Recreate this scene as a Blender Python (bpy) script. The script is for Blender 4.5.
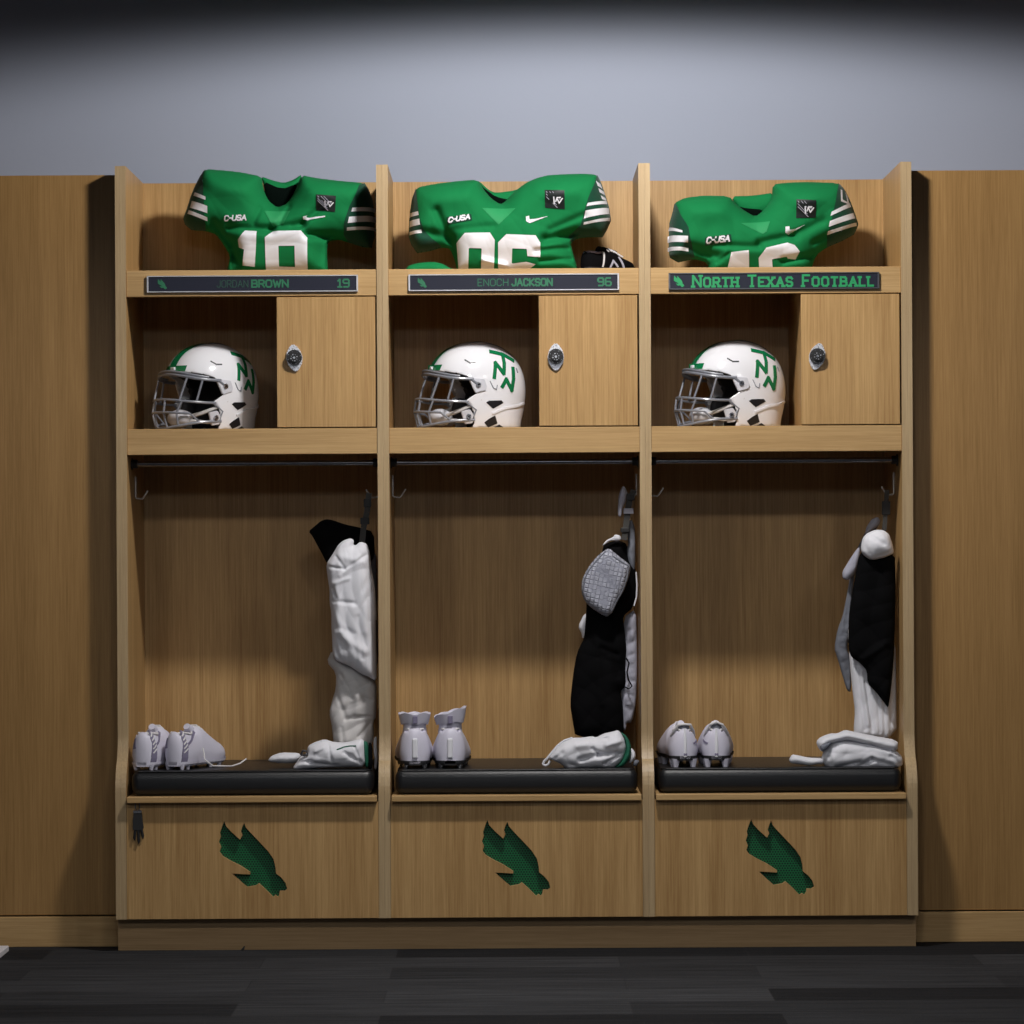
import bpy, bmesh, math, random
import numpy as np
from mathutils import Vector, Matrix
from mathutils.geometry import tessellate_polygon
for o in list(bpy.data.objects): bpy.data.objects.remove(o)
C = bpy.context.scene
random.seed(7)
# ------------------------------------------------------------------ camera
S = 345.0; D = 10.5; H = 1.18; RHO = 0.0055; PPX, PPY = 510.0, 540.0; FPX = S * D
cam = bpy.data.cameras.new('camera'); co = bpy.data.objects.new('camera', cam); C.collection.objects.link(co)
cam.sensor_width = 36; cam.lens = FPX / 1024 * 36; cam.shift_x = (512 - PPX) / 1024; cam.shift_y = (PPY - 512) / 1024
cam.clip_end = 60
cr, sr = math.cos(RHO), math.sin(RHO)
co.matrix_world = Matrix(((cr, sr, 0, 0), (0, 0, -1, -D), (-sr, cr, 0, H), (0, 0, 0, 1)))
C.camera = co
def at(px, py, Y=0.0):
    k = (D + Y) / FPX
    du, dv = (px - PPX) * k, (PPY - py) * k
    return (du * cr + dv * sr, H - du * sr + dv * cr)
# ------------------------------------------------------------------ world, lamps, exposure
C.view_settings.view_transform = 'Standard'; C.view_settings.look = 'None'
C.view_settings.exposure = 0.0; C.view_settings.gamma = 1.0
try: C.view_settings.use_curve_mapping = False
except Exception: pass
w = bpy.data.worlds.new('world'); C.world = w; w.use_nodes = True
w.node_tree.nodes['Background'].inputs[0].default_value = (0.5, 0.53, 0.6, 1); w.node_tree.nodes['Background'].inputs[1].default_value = 0.05
def lamp(name, kind, loc, energy, color=(1, .97, .93), size=.1, rot=(0, 0, 0), cone=160, blend=.2):
    l = bpy.data.lights.new(name, kind); l.energy = energy; l.color = color
    if kind == 'SPOT': l.spot_size = math.radians(cone); l.spot_blend = blend; l.shadow_soft_size = size
    elif kind == 'AREA': l.shape = 'RECTANGLE'; l.size = size; l.size_y = size
    o = bpy.data.objects.new(name, l); o.location = loc; o.rotation_euler = rot; C.collection.objects.link(o); return o
lamp('downlight', 'SPOT', (0.22, -1.14, 2.98), 250, (1, .97, .95), .11, cone=171.5, blend=.14)
for lx in (-1.8, 0.3, 2.4):
    lamp('downlight', 'SPOT', (lx, -4.0, 2.98), 70, (1, .97, .95), .12, cone=160, blend=.2)
lamp('ambient_fill', 'AREA', (0, -7.5, 2.98), 110, (.90, .95, 1), 1.8)  # unseen area light added as ambient and frontal fill, no fixture built
# ------------------------------------------------------------------ materials
def mat(name, col, rough=.6, metal=0., bump=0., bscale=200., spec=.5, sheen=0., coat=0.):
    m = bpy.data.materials.new(name); m.use_nodes = True; nt = m.node_tree; b = nt.nodes['Principled BSDF']
    b.inputs['Base Color'].default_value = (*col, 1); b.inputs['Roughness'].default_value = rough; b.inputs['Metallic'].default_value = metal
    b.inputs['Specular IOR Level'].default_value = spec; b.inputs['Sheen Weight'].default_value = sheen; b.inputs['Coat Weight'].default_value = coat
    geo = nt.nodes.new('ShaderNodeNewGeometry'); n = nt.nodes.new('ShaderNodeTexNoise'); n.inputs['Scale'].default_value = bscale
    nt.links.new(geo.outputs['Position'], n.inputs['Vector'])
    mr = nt.nodes.new('ShaderNodeMapRange'); mr.inputs['To Min'].default_value = max(0, rough - .06); mr.inputs['To Max'].default_value = min(1, rough + .06)
    nt.links.new(n.outputs['Fac'], mr.inputs['Value']); nt.links.new(mr.outputs['Result'], b.inputs['Roughness'])
    if bump:
        bp = nt.nodes.new('ShaderNodeBump'); bp.inputs['Strength'].default_value = bump; bp.inputs['Distance'].default_value = .002
        nt.links.new(n.outputs['Fac'], bp.inputs['Height']); nt.links.new(bp.outputs['Normal'], b.inputs['Normal'])
    return m
def wood(name, c1, c2, axis='z', rough=.42):
    m = bpy.data.materials.new(name); m.use_nodes = True; nt = m.node_tree; b = nt.nodes['Principled BSDF']; L = nt.links.new
    geo = nt.nodes.new('ShaderNodeNewGeometry')
    def streak(across, along, det):
        mp = nt.nodes.new('ShaderNodeMapping')
        mp.inputs['Scale'].default_value = (across, across, along) if axis == 'z' else (along, across, across)
        L(geo.outputs['Position'], mp.inputs['Vector'])
        n = nt.nodes.new('ShaderNodeTexNoise'); n.inputs['Scale'].default_value = 1; n.inputs['Detail'].default_value = det; n.inputs['Roughness'].default_value = .6
        L(mp.outputs['Vector'], n.inputs['Vector']); return n
    a = streak(210, 4.5, 4); g = streak(16, .6, 4); f = streak(520, 16, 1)
    mx = nt.nodes.new('ShaderNodeMath'); mx.operation = 'MULTIPLY_ADD'; mx.inputs[1].default_value = .55
    L(a.outputs['Fac'], mx.inputs[0])
    m2 = nt.nodes.new('ShaderNodeMath'); m2.operation = 'MULTIPLY'; m2.inputs[1].default_value = .45; L(g.outputs['Fac'], m2.inputs[0]); L(m2.outputs[0], mx.inputs[2])
    m3 = nt.nodes.new('ShaderNodeMath'); m3.operation = 'MULTIPLY_ADD'; m3.inputs[1].default_value = .18; L(f.outputs['Fac'], m3.inputs[0]); L(mx.outputs[0], m3.inputs[2])
    r = nt.nodes.new('ShaderNodeValToRGB'); r.color_ramp.elements[0].position = .44; r.color_ramp.elements[1].position = .74
    r.color_ramp.elements[0].color = (*c2, 1); r.color_ramp.elements[1].color = (*c1, 1)
    L(m3.outputs[0], r.inputs['Fac']); L(r.outputs['Color'], b.inputs['Base Color'])
    b.inputs['Roughness'].default_value = rough; b.inputs['Specular IOR Level'].default_value = .35
    bp = nt.nodes.new('ShaderNodeBump'); bp.inputs['Strength'].default_value = .12; bp.inputs['Distance'].default_value = .0006
    L(m3.outputs[0], bp.inputs['Height']); L(bp.outputs['Normal'], b.inputs['Normal'])
    return m
OAK1, OAK2 = (.53, .333, .140), (.335, .187, .066)
M = {}
M['oak'] = wood('oak_veneer', OAK1, OAK2)
M['oakh'] = wood('oak_veneer_horizontal', (.53, .345, .155), (.38, .228, .090), 'x')
M['edge'] = wood('oak_edge_band', (.48, .35, .195), (.35, .24, .125))
M['kick'] = wood('oak_plinth', (.46, .30, .15), (.33, .205, .095), 'x')
M['leather'] = mat('black_leather', (.007, .0075, .009), .40, bump=.25, bscale=500)
M['rubber'] = mat('black_rubber', (.012, .012, .013), .6)
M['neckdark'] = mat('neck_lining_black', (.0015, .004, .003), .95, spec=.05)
M['zinc'] = mat('zinc_wire', (.55, .54, .52), .4, .2)
M['rod'] = mat('rod_metal', (.30, .30, .32), .22, .9, bscale=3)
M['oak_shaded'] = wood('oak_veneer_shaded', (.385, .222, .080), (.26, .142, .046))  # locker oak copied darker, putting the cabinets' dimmer light into the colour
M['steel'] = mat('steel', (.62, .63, .66), .28, 1.)
M['darksteel'] = mat('dark_steel', (.16, .16, .17), .35, .8)
M['chrome'] = mat('chrome', (.72, .72, .76), .28, .55)
M['alu'] = mat('brushed_aluminium', (.75, .74, .76), .35, .8)
M['plate'] = mat('plate_navy', (.014, .016, .030), .5, spec=.3)
M['plateg'] = mat('plate_green_print', (.02, .16, .075), .5)
M['plategd'] = mat('plate_dim_green_print', (.02, .075, .05), .5)
M['plategb'] = mat('plate_bright_green_print', (.015, .30, .10), .5)
M['green'] = mat('jersey_green', (.005, .180, .052), .85, bump=.25, bscale=900, spec=.18, sheen=0)
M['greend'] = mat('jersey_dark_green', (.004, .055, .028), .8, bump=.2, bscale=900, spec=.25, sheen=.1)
M['greenl'] = mat('jersey_pale_green_gusset', (.02, .27, .09), .7, bump=.3, bscale=700, spec=.3)
M['white'] = mat('white_twill', (.78, .78, .82), .75, spec=.3)
M['navyink'] = mat('patch_black', (.002, .006, .006), .6)
M['whitecloth'] = mat('white_cotton', (.72, .72, .76), .9, bump=.2, bscale=700, spec=.2, sheen=.1)
M['offwhite'] = mat('off_white_cotton', (.60, .58, .57), .9, bump=.2, bscale=700, spec=.2)
M['blackcloth'] = mat('black_cloth', (.0035, .0035, .004), .95, bump=.2, bscale=700, spec=.08)
M['greycloth'] = mat('grey_cloth', (.17, .18, .21), .9, bump=.2, bscale=600, spec=.2)
M['lavcloth'] = mat('pale_grey_cloth', (.40, .40, .47), .9, bump=.2, bscale=600, spec=.2)
M['webbing'] = mat('olive_grey_webbing', (.045, .042, .038), .7, bump=.4, bscale=600)
M['trimgreen'] = mat('waistband_green', (.005, .11, .06), .7)
M['hshell'] = mat('helmet_white_gloss', (.80, .80, .83), .14, coat=.6)
M['hgreen'] = mat('helmet_green_vinyl', (.005, .16, .055), .25)
M['hblack'] = mat('helmet_black', (.008, .008, .01), .4)
M['hpad'] = mat('helmet_padding', (.018, .018, .022), .6)
M['hgrey'] = mat('facemask_grey', (.20, .21, .24), .3, coat=.3)
M['hclip'] = mat('clip_pale_plastic', (.60, .60, .64), .25)
M['shoew'] = mat('shoe_white', (.66, .64, .74), .5, bump=.15, bscale=500)
M['shoeg'] = mat('shoe_mauve_grey', (.20, .18, .27), .6)
M['shoeline'] = mat('shoe_lining', (.10, .10, .10), .9)
M['shoeb'] = mat('shoe_black_outsole', (.02, .02, .022), .45)
M['lace'] = mat('lace_white', (.72, .70, .70), .8)
def quilt():
    m = mat('quilted_pad_grey', (.42, .43, .50), .75, spec=.3); nt = m.node_tree; L = nt.links.new; b = nt.nodes['Principled BSDF']
    tc = nt.nodes.new('ShaderNodeTexCoord'); mp = nt.nodes.new('ShaderNodeMapping'); L(tc.outputs['Object'], mp.inputs['Vector']); mp.inputs['Rotation'].default_value = (0, math.radians(-12), 0)
    v = nt.nodes.new('ShaderNodeTexVoronoi'); v.voronoi_dimensions = '3D'; v.feature = 'DISTANCE_TO_EDGE'; v.inputs['Scale'].default_value = 78; v.inputs['Randomness'].default_value = .12
    L(mp.outputs['Vector'], v.inputs['Vector'])
    mr = nt.nodes.new('ShaderNodeMapRange'); mr.inputs['From Max'].default_value = .18; L(v.outputs['Distance'], mr.inputs['Value'])
    bp = nt.nodes.new('ShaderNodeBump'); bp.inputs['Strength'].default_value = .8; bp.inputs['Distance'].default_value = .004; L(mr.outputs['Result'], bp.inputs['Height']); L(bp.outputs['Normal'], b.inputs['Normal'])
    r = nt.nodes.new('ShaderNodeMix'); r.data_type = 'RGBA'; r.inputs[6].default_value = (.27, .28, .34, 1); r.inputs[7].default_value = (.44, .45, .52, 1)
    L(mr.outputs['Result'], r.inputs[0]); L(r.outputs[2], b.inputs['Base Color']); return m
M['quilt'] = quilt()
def perf():
    m = mat('perforated_green_metal', (.004, .12, .05), .45); nt = m.node_tree; L = nt.links.new; b = nt.nodes['Principled BSDF']
    geo = nt.nodes.new('ShaderNodeNewGeometry'); sx = nt.nodes.new('ShaderNodeSeparateXYZ'); L(geo.outputs['Position'], sx.inputs[0])
    cb = nt.nodes.new('ShaderNodeCombineXYZ'); L(sx.outputs[0], cb.inputs[0]); L(sx.outputs[2], cb.inputs[1])
    def dots(off):
        mp = nt.nodes.new('ShaderNodeMapping'); mp.inputs['Scale'].default_value = (1 / .0078, 1 / .0135, 1); mp.inputs['Location'].default_value = (off, off, 0)
        L(cb.outputs[0], mp.inputs['Vector'])
        f = nt.nodes.new('ShaderNodeVectorMath'); f.operation = 'FRACTION'; L(mp.outputs[0], f.inputs[0])
        s = nt.nodes.new('ShaderNodeVectorMath'); s.operation = 'SUBTRACT'; s.inputs[1].default_value = (.5, .5, 0); L(f.outputs[0], s.inputs[0])
        k = nt.nodes.new('ShaderNodeVectorMath'); k.operation = 'MULTIPLY'; k.inputs[1].default_value = (.0078, .0135, 0); L(s.outputs[0], k.inputs[0])
        l = nt.nodes.new('ShaderNodeVectorMath'); l.operation = 'LENGTH'; L(k.outputs[0], l.inputs[0])
        g = nt.nodes.new('ShaderNodeMath'); g.operation = 'LESS_THAN'; g.inputs[1].default_value = .0027; L(l.outputs['Value'], g.inputs[0]); return g
    a, c = dots(0), dots(.5); mx = nt.nodes.new('ShaderNodeMath'); mx.operation = 'MAXIMUM'; L(a.outputs[0], mx.inputs[0]); L(c.outputs[0], mx.inputs[1])
    r = nt.nodes.new('ShaderNodeMix'); r.data_type = 'RGBA'; r.inputs[6].default_value = (.002, .14, .042, 1); r.inputs[7].default_value = (.001, .012, .006, 1)
    L(mx.outputs[0], r.inputs[0]); L(r.outputs[2], b.inputs['Base Color']); return m
M['perf'] = perf()
def wallmat():
    m = mat('wall_paint_blue_grey', (.335, .365, .445), .85, bump=.1, bscale=60, spec=.2); return m
def carpet():
    m = bpy.data.materials.new('carpet_planks'); m.use_nodes = True; nt = m.node_tree; b = nt.nodes['Principled BSDF']; L = nt.links.new
    geo = nt.nodes.new('ShaderNodeNewGeometry')
    mp = nt.nodes.new('ShaderNodeMapping'); mp.inputs['Location'].default_value = (.33, .0, 0); L(geo.outputs['Position'], mp.inputs['Vector'])
    br = nt.nodes.new('ShaderNodeTexBrick'); br.offset = .37; br.inputs['Scale'].default_value = 1; br.inputs['Brick Width'].default_value = 1.0; br.inputs['Row Height'].default_value = .25
    br.inputs['Mortar Size'].default_value = .0015; br.inputs['Mortar Smooth'].default_value = .2
    br.inputs['Color1'].default_value = (.008, .0085, .010, 1); br.inputs['Color2'].default_value = (.034, .035, .038, 1); br.inputs['Mortar'].default_value = (.02, .02, .022, 1)
    L(mp.outputs['Vector'], br.inputs['Vector'])
    m2 = nt.nodes.new('ShaderNodeMapping'); m2.inputs['Scale'].default_value = (3, 40, 1); L(geo.outputs['Position'], m2.inputs['Vector'])
    n = nt.nodes.new('ShaderNodeTexNoise'); n.inputs['Scale'].default_value = 1; n.inputs['Detail'].default_value = 5; L(m2.outputs[0], n.inputs['Vector'])
    n2 = nt.nodes.new('ShaderNodeTexNoise'); n2.inputs['Scale'].default_value = 260; L(geo.outputs['Position'], n2.inputs['Vector'])
    mr = nt.nodes.new('ShaderNodeMapRange'); mr.inputs['From Min'].default_value = .3; mr.inputs['From Max'].default_value = .7; mr.inputs['To Min'].default_value = .6; mr.inputs['To Max'].default_value = 1.35; L(n.outputs['Fac'], mr.inputs['Value'])
    r = nt.nodes.new('ShaderNodeMix'); r.data_type = 'RGBA'; r.blend_type = 'MULTIPLY'; r.inputs[0].default_value = 1; L(br.outputs['Color'], r.inputs[6]); L(mr.outputs[0], r.inputs[7]); L(r.outputs[2], b.inputs['Base Color'])
    b.inputs['Roughness'].default_value = .95; b.inputs['Specular IOR Level'].default_value = .15
    bp = nt.nodes.new('ShaderNodeBump'); bp.inputs['Strength'].default_value = .5; bp.inputs['Distance'].default_value = .003; L(n2.outputs['Fac'], bp.inputs['Height']); L(bp.outputs['Normal'], b.inputs['Normal'])
    return m
M['wall'] = wallmat(); M['carpet'] = carpet(); M['ceil'] = mat('ceiling_paint', (.10, .11, .12), .9)
M['boxwhite'] = mat('white_board', (.7, .68, .7), .6)
M['debris'] = mat('dark_chip', (.01, .01, .01), .8)
# ------------------------------------------------------------------ object helpers
def link(o): C.collection.objects.link(o); return o
def mesh(name, V, F, m, parent=None, smooth=False, origin=None, local=False):
    """V in world coordinates (or in the parent's own frame if local)"""
    org = Vector(origin) if origin is not None else (Vector((0, 0, 0)) if parent is not None or local else Vector((0, 0, 0)))
    sub = org
    if parent is not None and not local:
        p = parent; sub = Vector((0, 0, 0))
        while p is not None: sub = sub + p.location; p = p.parent
    me = bpy.data.meshes.new(name)
    me.from_pydata([tuple(Vector(v) - sub) for v in V], [], F); me.materials.append(m)
    if smooth: me.polygons.foreach_set('use_smooth', [True] * len(me.polygons))
    me.update(); o = bpy.data.objects.new(name, me); link(o)
    if parent is not None: o.parent = parent
    elif not local: o.location = org
    return o
def root(name, label, cat, loc, rz=0, group=None):
    o = bpy.data.objects.new(name, None); o.empty_display_size = .05; o.location = loc; o.rotation_euler = (0, 0, rz); link(o); tag(o, label, cat, group); return o
def tag(o, label=None, cat=None, group=None, kind=None):
    if label: o['label'] = label
    if cat: o['category'] = cat
    if group: o['group'] = group
    if kind: o['kind'] = kind
    return o
class MB:
    def __init__(s): s.bm = bmesh.new()
    def box(s, x0, x1, y0, y1, z0, z1, bev=0., seg=2):
        r = bmesh.ops.create_cube(s.bm, size=1); vs = r['verts']
        for v in vs: v.co = ((x0 + x1) / 2 + v.co.x * (x1 - x0), (y0 + y1) / 2 + v.co.y * (y1 - y0), (z0 + z1) / 2 + v.co.z * (z1 - z0))
        if bev:
            es = list({e for v in vs for e in v.link_edges})
            bmesh.ops.bevel(s.bm, geom=es, offset=bev, segments=seg, affect='EDGES', profile=.5)
        return s
    def tube(s, pts, r, n=10, cap=True):
        pts = [Vector(p) for p in pts]; rings = []; up = None
        for i, p in enumerate(pts):
            t = (pts[min(i + 1, len(pts) - 1)] - pts[max(i - 1, 0)]).normalized()
            if up is None: up = t.orthogonal().normalized()
            up = (up - t * up.dot(t)).normalized(); sd = t.cross(up)
            rr = r[i] if hasattr(r, '__len__') else r
            rings.append([s.bm.verts.new(p + (up * math.cos(a) + sd * math.sin(a)) * rr) for a in [2 * math.pi * k / n for k in range(n)]])
        for a, b in zip(rings, rings[1:]):
            for k in range(n): s.bm.faces.new((a[k], a[(k + 1) % n], b[(k + 1) % n], b[k]))
        if cap: s.bm.faces.new(rings[0][::-1]); s.bm.faces.new(rings[-1])
        return s
    def prism(s, pts, y0, y1):
        """polygon in x,z swept from y0 to y1"""
        a = [s.bm.verts.new((x, y0, z)) for x, z in pts]; b = [s.bm.verts.new((x, y1, z)) for x, z in pts]; n = len(pts)
        for i, j, k in tessellate_polygon([[Vector((x, z, 0)) for x, z in pts]]): s.bm.faces.new((a[i], a[j], a[k])); s.bm.faces.new((b[k], b[j], b[i]))
        for k in range(n): s.bm.faces.new((a[k], b[k], b[(k + 1) % n], a[(k + 1) % n]))
        return s
    def strip(s, q, x0, x1, t):
        """board edge-on to the room: front follows q, back at front - t (t > 0) or at the fixed depth -t (t < 0)"""
        rows = [[s.bm.verts.new(p) for p in ((x0, y if t > 0 else -t, z), (x1, y if t > 0 else -t, z), (x1, y - t if t > 0 else y, z), (x0, y - t if t > 0 else y, z))] for y, z in q]
        for a, b in zip(rows, rows[1:]):
            for k in range(4): s.bm.faces.new((a[k], a[(k + 1) % 4], b[(k + 1) % 4], b[k]))
        s.bm.faces.new(rows[0]); s.bm.faces.new(rows[-1][::-1]); return s
    def disc(s, c, r, y0, y1, n=28, rz=None):
        pts = [(c[0] + r * math.cos(2 * math.pi * k / n), c[1] + (rz or r) * math.sin(2 * math.pi * k / n)) for k in range(n)]
        return s.prism(pts, y0, y1)
    def ball(s, c, r, sc=(1, 1, 1), u=16, v=10):
        rr = bmesh.ops.create_uvsphere(s.bm, u_segments=u, v_segments=v, radius=r)
        for q in rr['verts']: q.co = Vector(c) + Vector((q.co.x * sc[0], q.co.y * sc[1], q.co.z * sc[2]))
        return s
    def build(s, name, m, parent=None, smooth=False, origin=None, local=False):
        bm = s.bm; bmesh.ops.recalc_face_normals(bm, faces=bm.faces)
        sub = Vector(origin) if origin is not None else Vector((0, 0, 0))
        if parent is not None and not local:
            p = parent; sub = Vector((0, 0, 0))
            while p is not None: sub = sub + p.location; p = p.parent
        for v in bm.verts: v.co -= sub
        me = bpy.data.meshes.new(name); bm.to_mesh(me); bm.free(); me.materials.append(m)
        if smooth:
            me.polygons.foreach_set('use_smooth', [True] * len(me.polygons))
            try: me.set_sharp_from_angle(angle=math.radians(35))
            except Exception: pass
        o = bpy.data.objects.new(name, me); link(o)
        if parent is not None: o.parent = parent
        elif origin is not None: o.location = origin
        return o
def copy_tree(o, parent=None):
    c = o.copy(); link(c); c.parent = parent
    for ch in list(o.children): copy_tree(ch, c)
    return c
# ---- stroke lettering
G = {'A': (.9, [[(0, 0), (.45, 1), (.9, 0)], [(.18, .36), (.72, .36)]]), 'B': (.8, [[(0, 0), (0, 1), (.6, 1), (.75, .85), (.75, .65), (.6, .52), (0, .52)], [(.6, .52), (.8, .38), (.8, .15), (.65, 0), (0, 0)]]),
     'C': (.8, [[(.8, .8), (.6, 1), (.2, 1), (0, .8), (0, .2), (.2, 0), (.6, 0), (.8, .2)]]), 'D': (.8, [[(0, 0), (0, 1), (.55, 1), (.8, .75), (.8, .25), (.55, 0), (0, 0)]]),
     'E': (.7, [[(.7, 1), (0, 1), (0, 0), (.7, 0)], [(0, .5), (.55, .5)]]), 'F': (.7, [[(.7, 1), (0, 1), (0, 0)], [(0, .5), (.55, .5)]]),
     'H': (.8, [[(0, 0), (0, 1)], [(.8, 0), (.8, 1)], [(0, .5), (.8, .5)]]), 'J': (.7, [[(.7, 1), (.7, .2), (.5, 0), (.2, 0), (0, .2)]]),
     'K': (.8, [[(0, 0), (0, 1)], [(.78, 1), (.05, .48), (.8, 0)]]), 'L': (.7, [[(0, 1), (0, 0), (.7, 0)]]), 'N': (.85, [[(0, 0), (0, 1), (.85, 0), (.85, 1)]]),
     'O': (.85, [[(.2, 0), (0, .2), (0, .8), (.2, 1), (.65, 1), (.85, .8), (.85, .2), (.65, 0), (.2, 0)]]), 'R': (.8, [[(0, 0), (0, 1), (.6, 1), (.78, .85), (.78, .62), (.6, .48), (0, .48)], [(.42, .48), (.82, 0)]]),
     'S': (.75, [[(.75, .85), (.6, 1), (.15, 1), (0, .85), (0, .65), (.15, .52), (.6, .48), (.75, .35), (.75, .15), (.6, 0), (.15, 0), (0, .15)]]), 'T': (.8, [[(0, 1), (.8, 1)], [(.4, 1), (.4, 0)]]),
     'U': (.8, [[(0, 1), (0, .2), (.2, 0), (.6, 0), (.8, .2), (.8, 1)]]), 'W': (1.1, [[(0, 1), (.28, 0), (.55, .8), (.82, 0), (1.1, 1)]]), 'X': (.85, [[(0, 0), (.85, 1)], [(0, 1), (.85, 0)]]),
     'Y': (.8, [[(0, 1), (.4, .5), (.8, 1)], [(.4, .5), (.4, 0)]]), '-': (.4, [[(0, .5), (.4, .5)]]), ' ': (.45, []), '1': (.4, [[(0, .8), (.25, 1), (.25, 0)], [(0, 0), (.5, 0)]]),
     '9': (.75, [[(.75, .5), (.15, .5), (0, .65), (0, .85), (.15, 1), (.6, 1), (.75, .85), (.75, .15), (.6, 0), (.1, 0)]]), '6': (.75, [[(.65, 1), (.15, 1), (0, .85), (0, .15), (.15, 0), (.6, 0), (.75, .15), (.75, .38), (.6, .52), (0, .52)]]),
     '7': (.7, [[(0, 1), (.7, 1), (.3, 0)]]), '4': (.8, [[(.6, 0), (.6, 1), (0, .3), (.8, .3)]])}
def strokes(text, gap=.28, serif=False, small=None):
    out = []; x = 0
    for wd in text:
        k = 1.0
        if small is not None and wd.islower(): k = small
        wdt, ls = G[wd.upper()]
        for l in ls:
            out.append([(x + a * k, b * k) for a, b in l])
            if serif:
                for (a, b), (a2, b2) in ((l[0], l[1]), (l[-1], l[-2])):
                    if b in (0, 1) and abs(b - b2) > .3: out.append([(x + a * k - .15, b * k), (x + a * k + .15, b * k)])
        x += wdt * k + gap
    return out, x - gap
def ribbon_quads(line, wdt, sub=1):
    """flat quads along a polyline, square joints"""
    qs = []
    for (a, b), (c, d) in zip(line, line[1:]):
        L = math.hypot(c - a, d - b)
        if L < 1e-9: continue
        ux, uy = (c - a) / L, (d - b) / L; e = wdt / 2 * .8
        for k in range(sub):
            t0 = -e + (L + 2 * e) * k / sub; t1 = -e + (L + 2 * e) * (k + 1) / sub
            p0, p1 = (a + ux * t0, b + uy * t0), (a + ux * t1, b + uy * t1); nx, ny = -uy * wdt / 2, ux * wdt / 2
            qs.append([(p0[0] + nx, p0[1] + ny), (p1[0] + nx, p1[1] + ny), (p1[0] - nx, p1[1] - ny), (p0[0] - nx, p0[1] - ny)])
    return qs
def lettering(name, lines, wdt, fmap, m, parent, thick=.0008, sub=1, local=False):
    """fmap(u,v)->(point, outward normal); lines in u,v"""
    V, F = [], []
    for l in lines:
        for q in ribbon_quads(l, wdt, sub):
            i = len(V)
            th_ = thick + (len(V) // 8 % 40) * 2.5e-5
            for u, v in q:
                p, n = fmap(u, v); V.append(Vector(p) + Vector(n) * th_)
            for u, v in q:
                p, n = fmap(u, v); V.append(Vector(p) - Vector(n) * thick * .5)
            F += [(i, i + 1, i + 2, i + 3)] + [(i + a, i + (a + 1) % 4, i + 4 + (a + 1) % 4, i + 4 + a) for a in range(4)]
    return mesh(name, V, F, m, parent, local=local)
# ---- inflated cloth forms
def seg_dist(P, poly):
    best = np.full(len(P), 1e9); near = np.zeros_like(P)
    n = len(poly)
    for i in range(n):
        a, b = poly[i], poly[(i + 1) % n]; ab = b - a; L = max(ab @ ab, 1e-12)
        t = np.clip(((P - a) @ ab) / L, 0, 1); q = a + t[:, None] * ab; d = np.hypot(*(P - q).T)
        k = d < best; best[k] = d[k]; near[k] = q[k]
    return best, near
def inside(P, poly):
    c = np.zeros(len(P), bool); n = len(poly)
    for i in range(n):
        x1, z1 = poly[i]; x2, z2 = poly[(i + 1) % n]
        if z1 == z2: continue
        k = ((z1 > P[:, 1]) != (z2 > P[:, 1])) & (P[:, 0] < (x2 - x1) * (P[:, 1] - z1) / (z2 - z1) + x1); c ^= k
    return c
def smooth_poly(poly, it=1):
    for _ in range(it):
        q = []
        n = len(poly)
        for i in range(n):
            a, b = np.array(poly[i]), np.array(poly[(i + 1) % n]); q += [a * .8 + b * .2, a * .2 + b * .8]
        poly = q
    return np.array(poly)
def wpoly(px, Y, o=(0, 0), s=1., sm=0):
    p = np.array([at(o[0] + a / s, o[1] + b / s, Y) for a, b in px])
    return smooth_poly(list(p), sm) if sm else p
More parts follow.
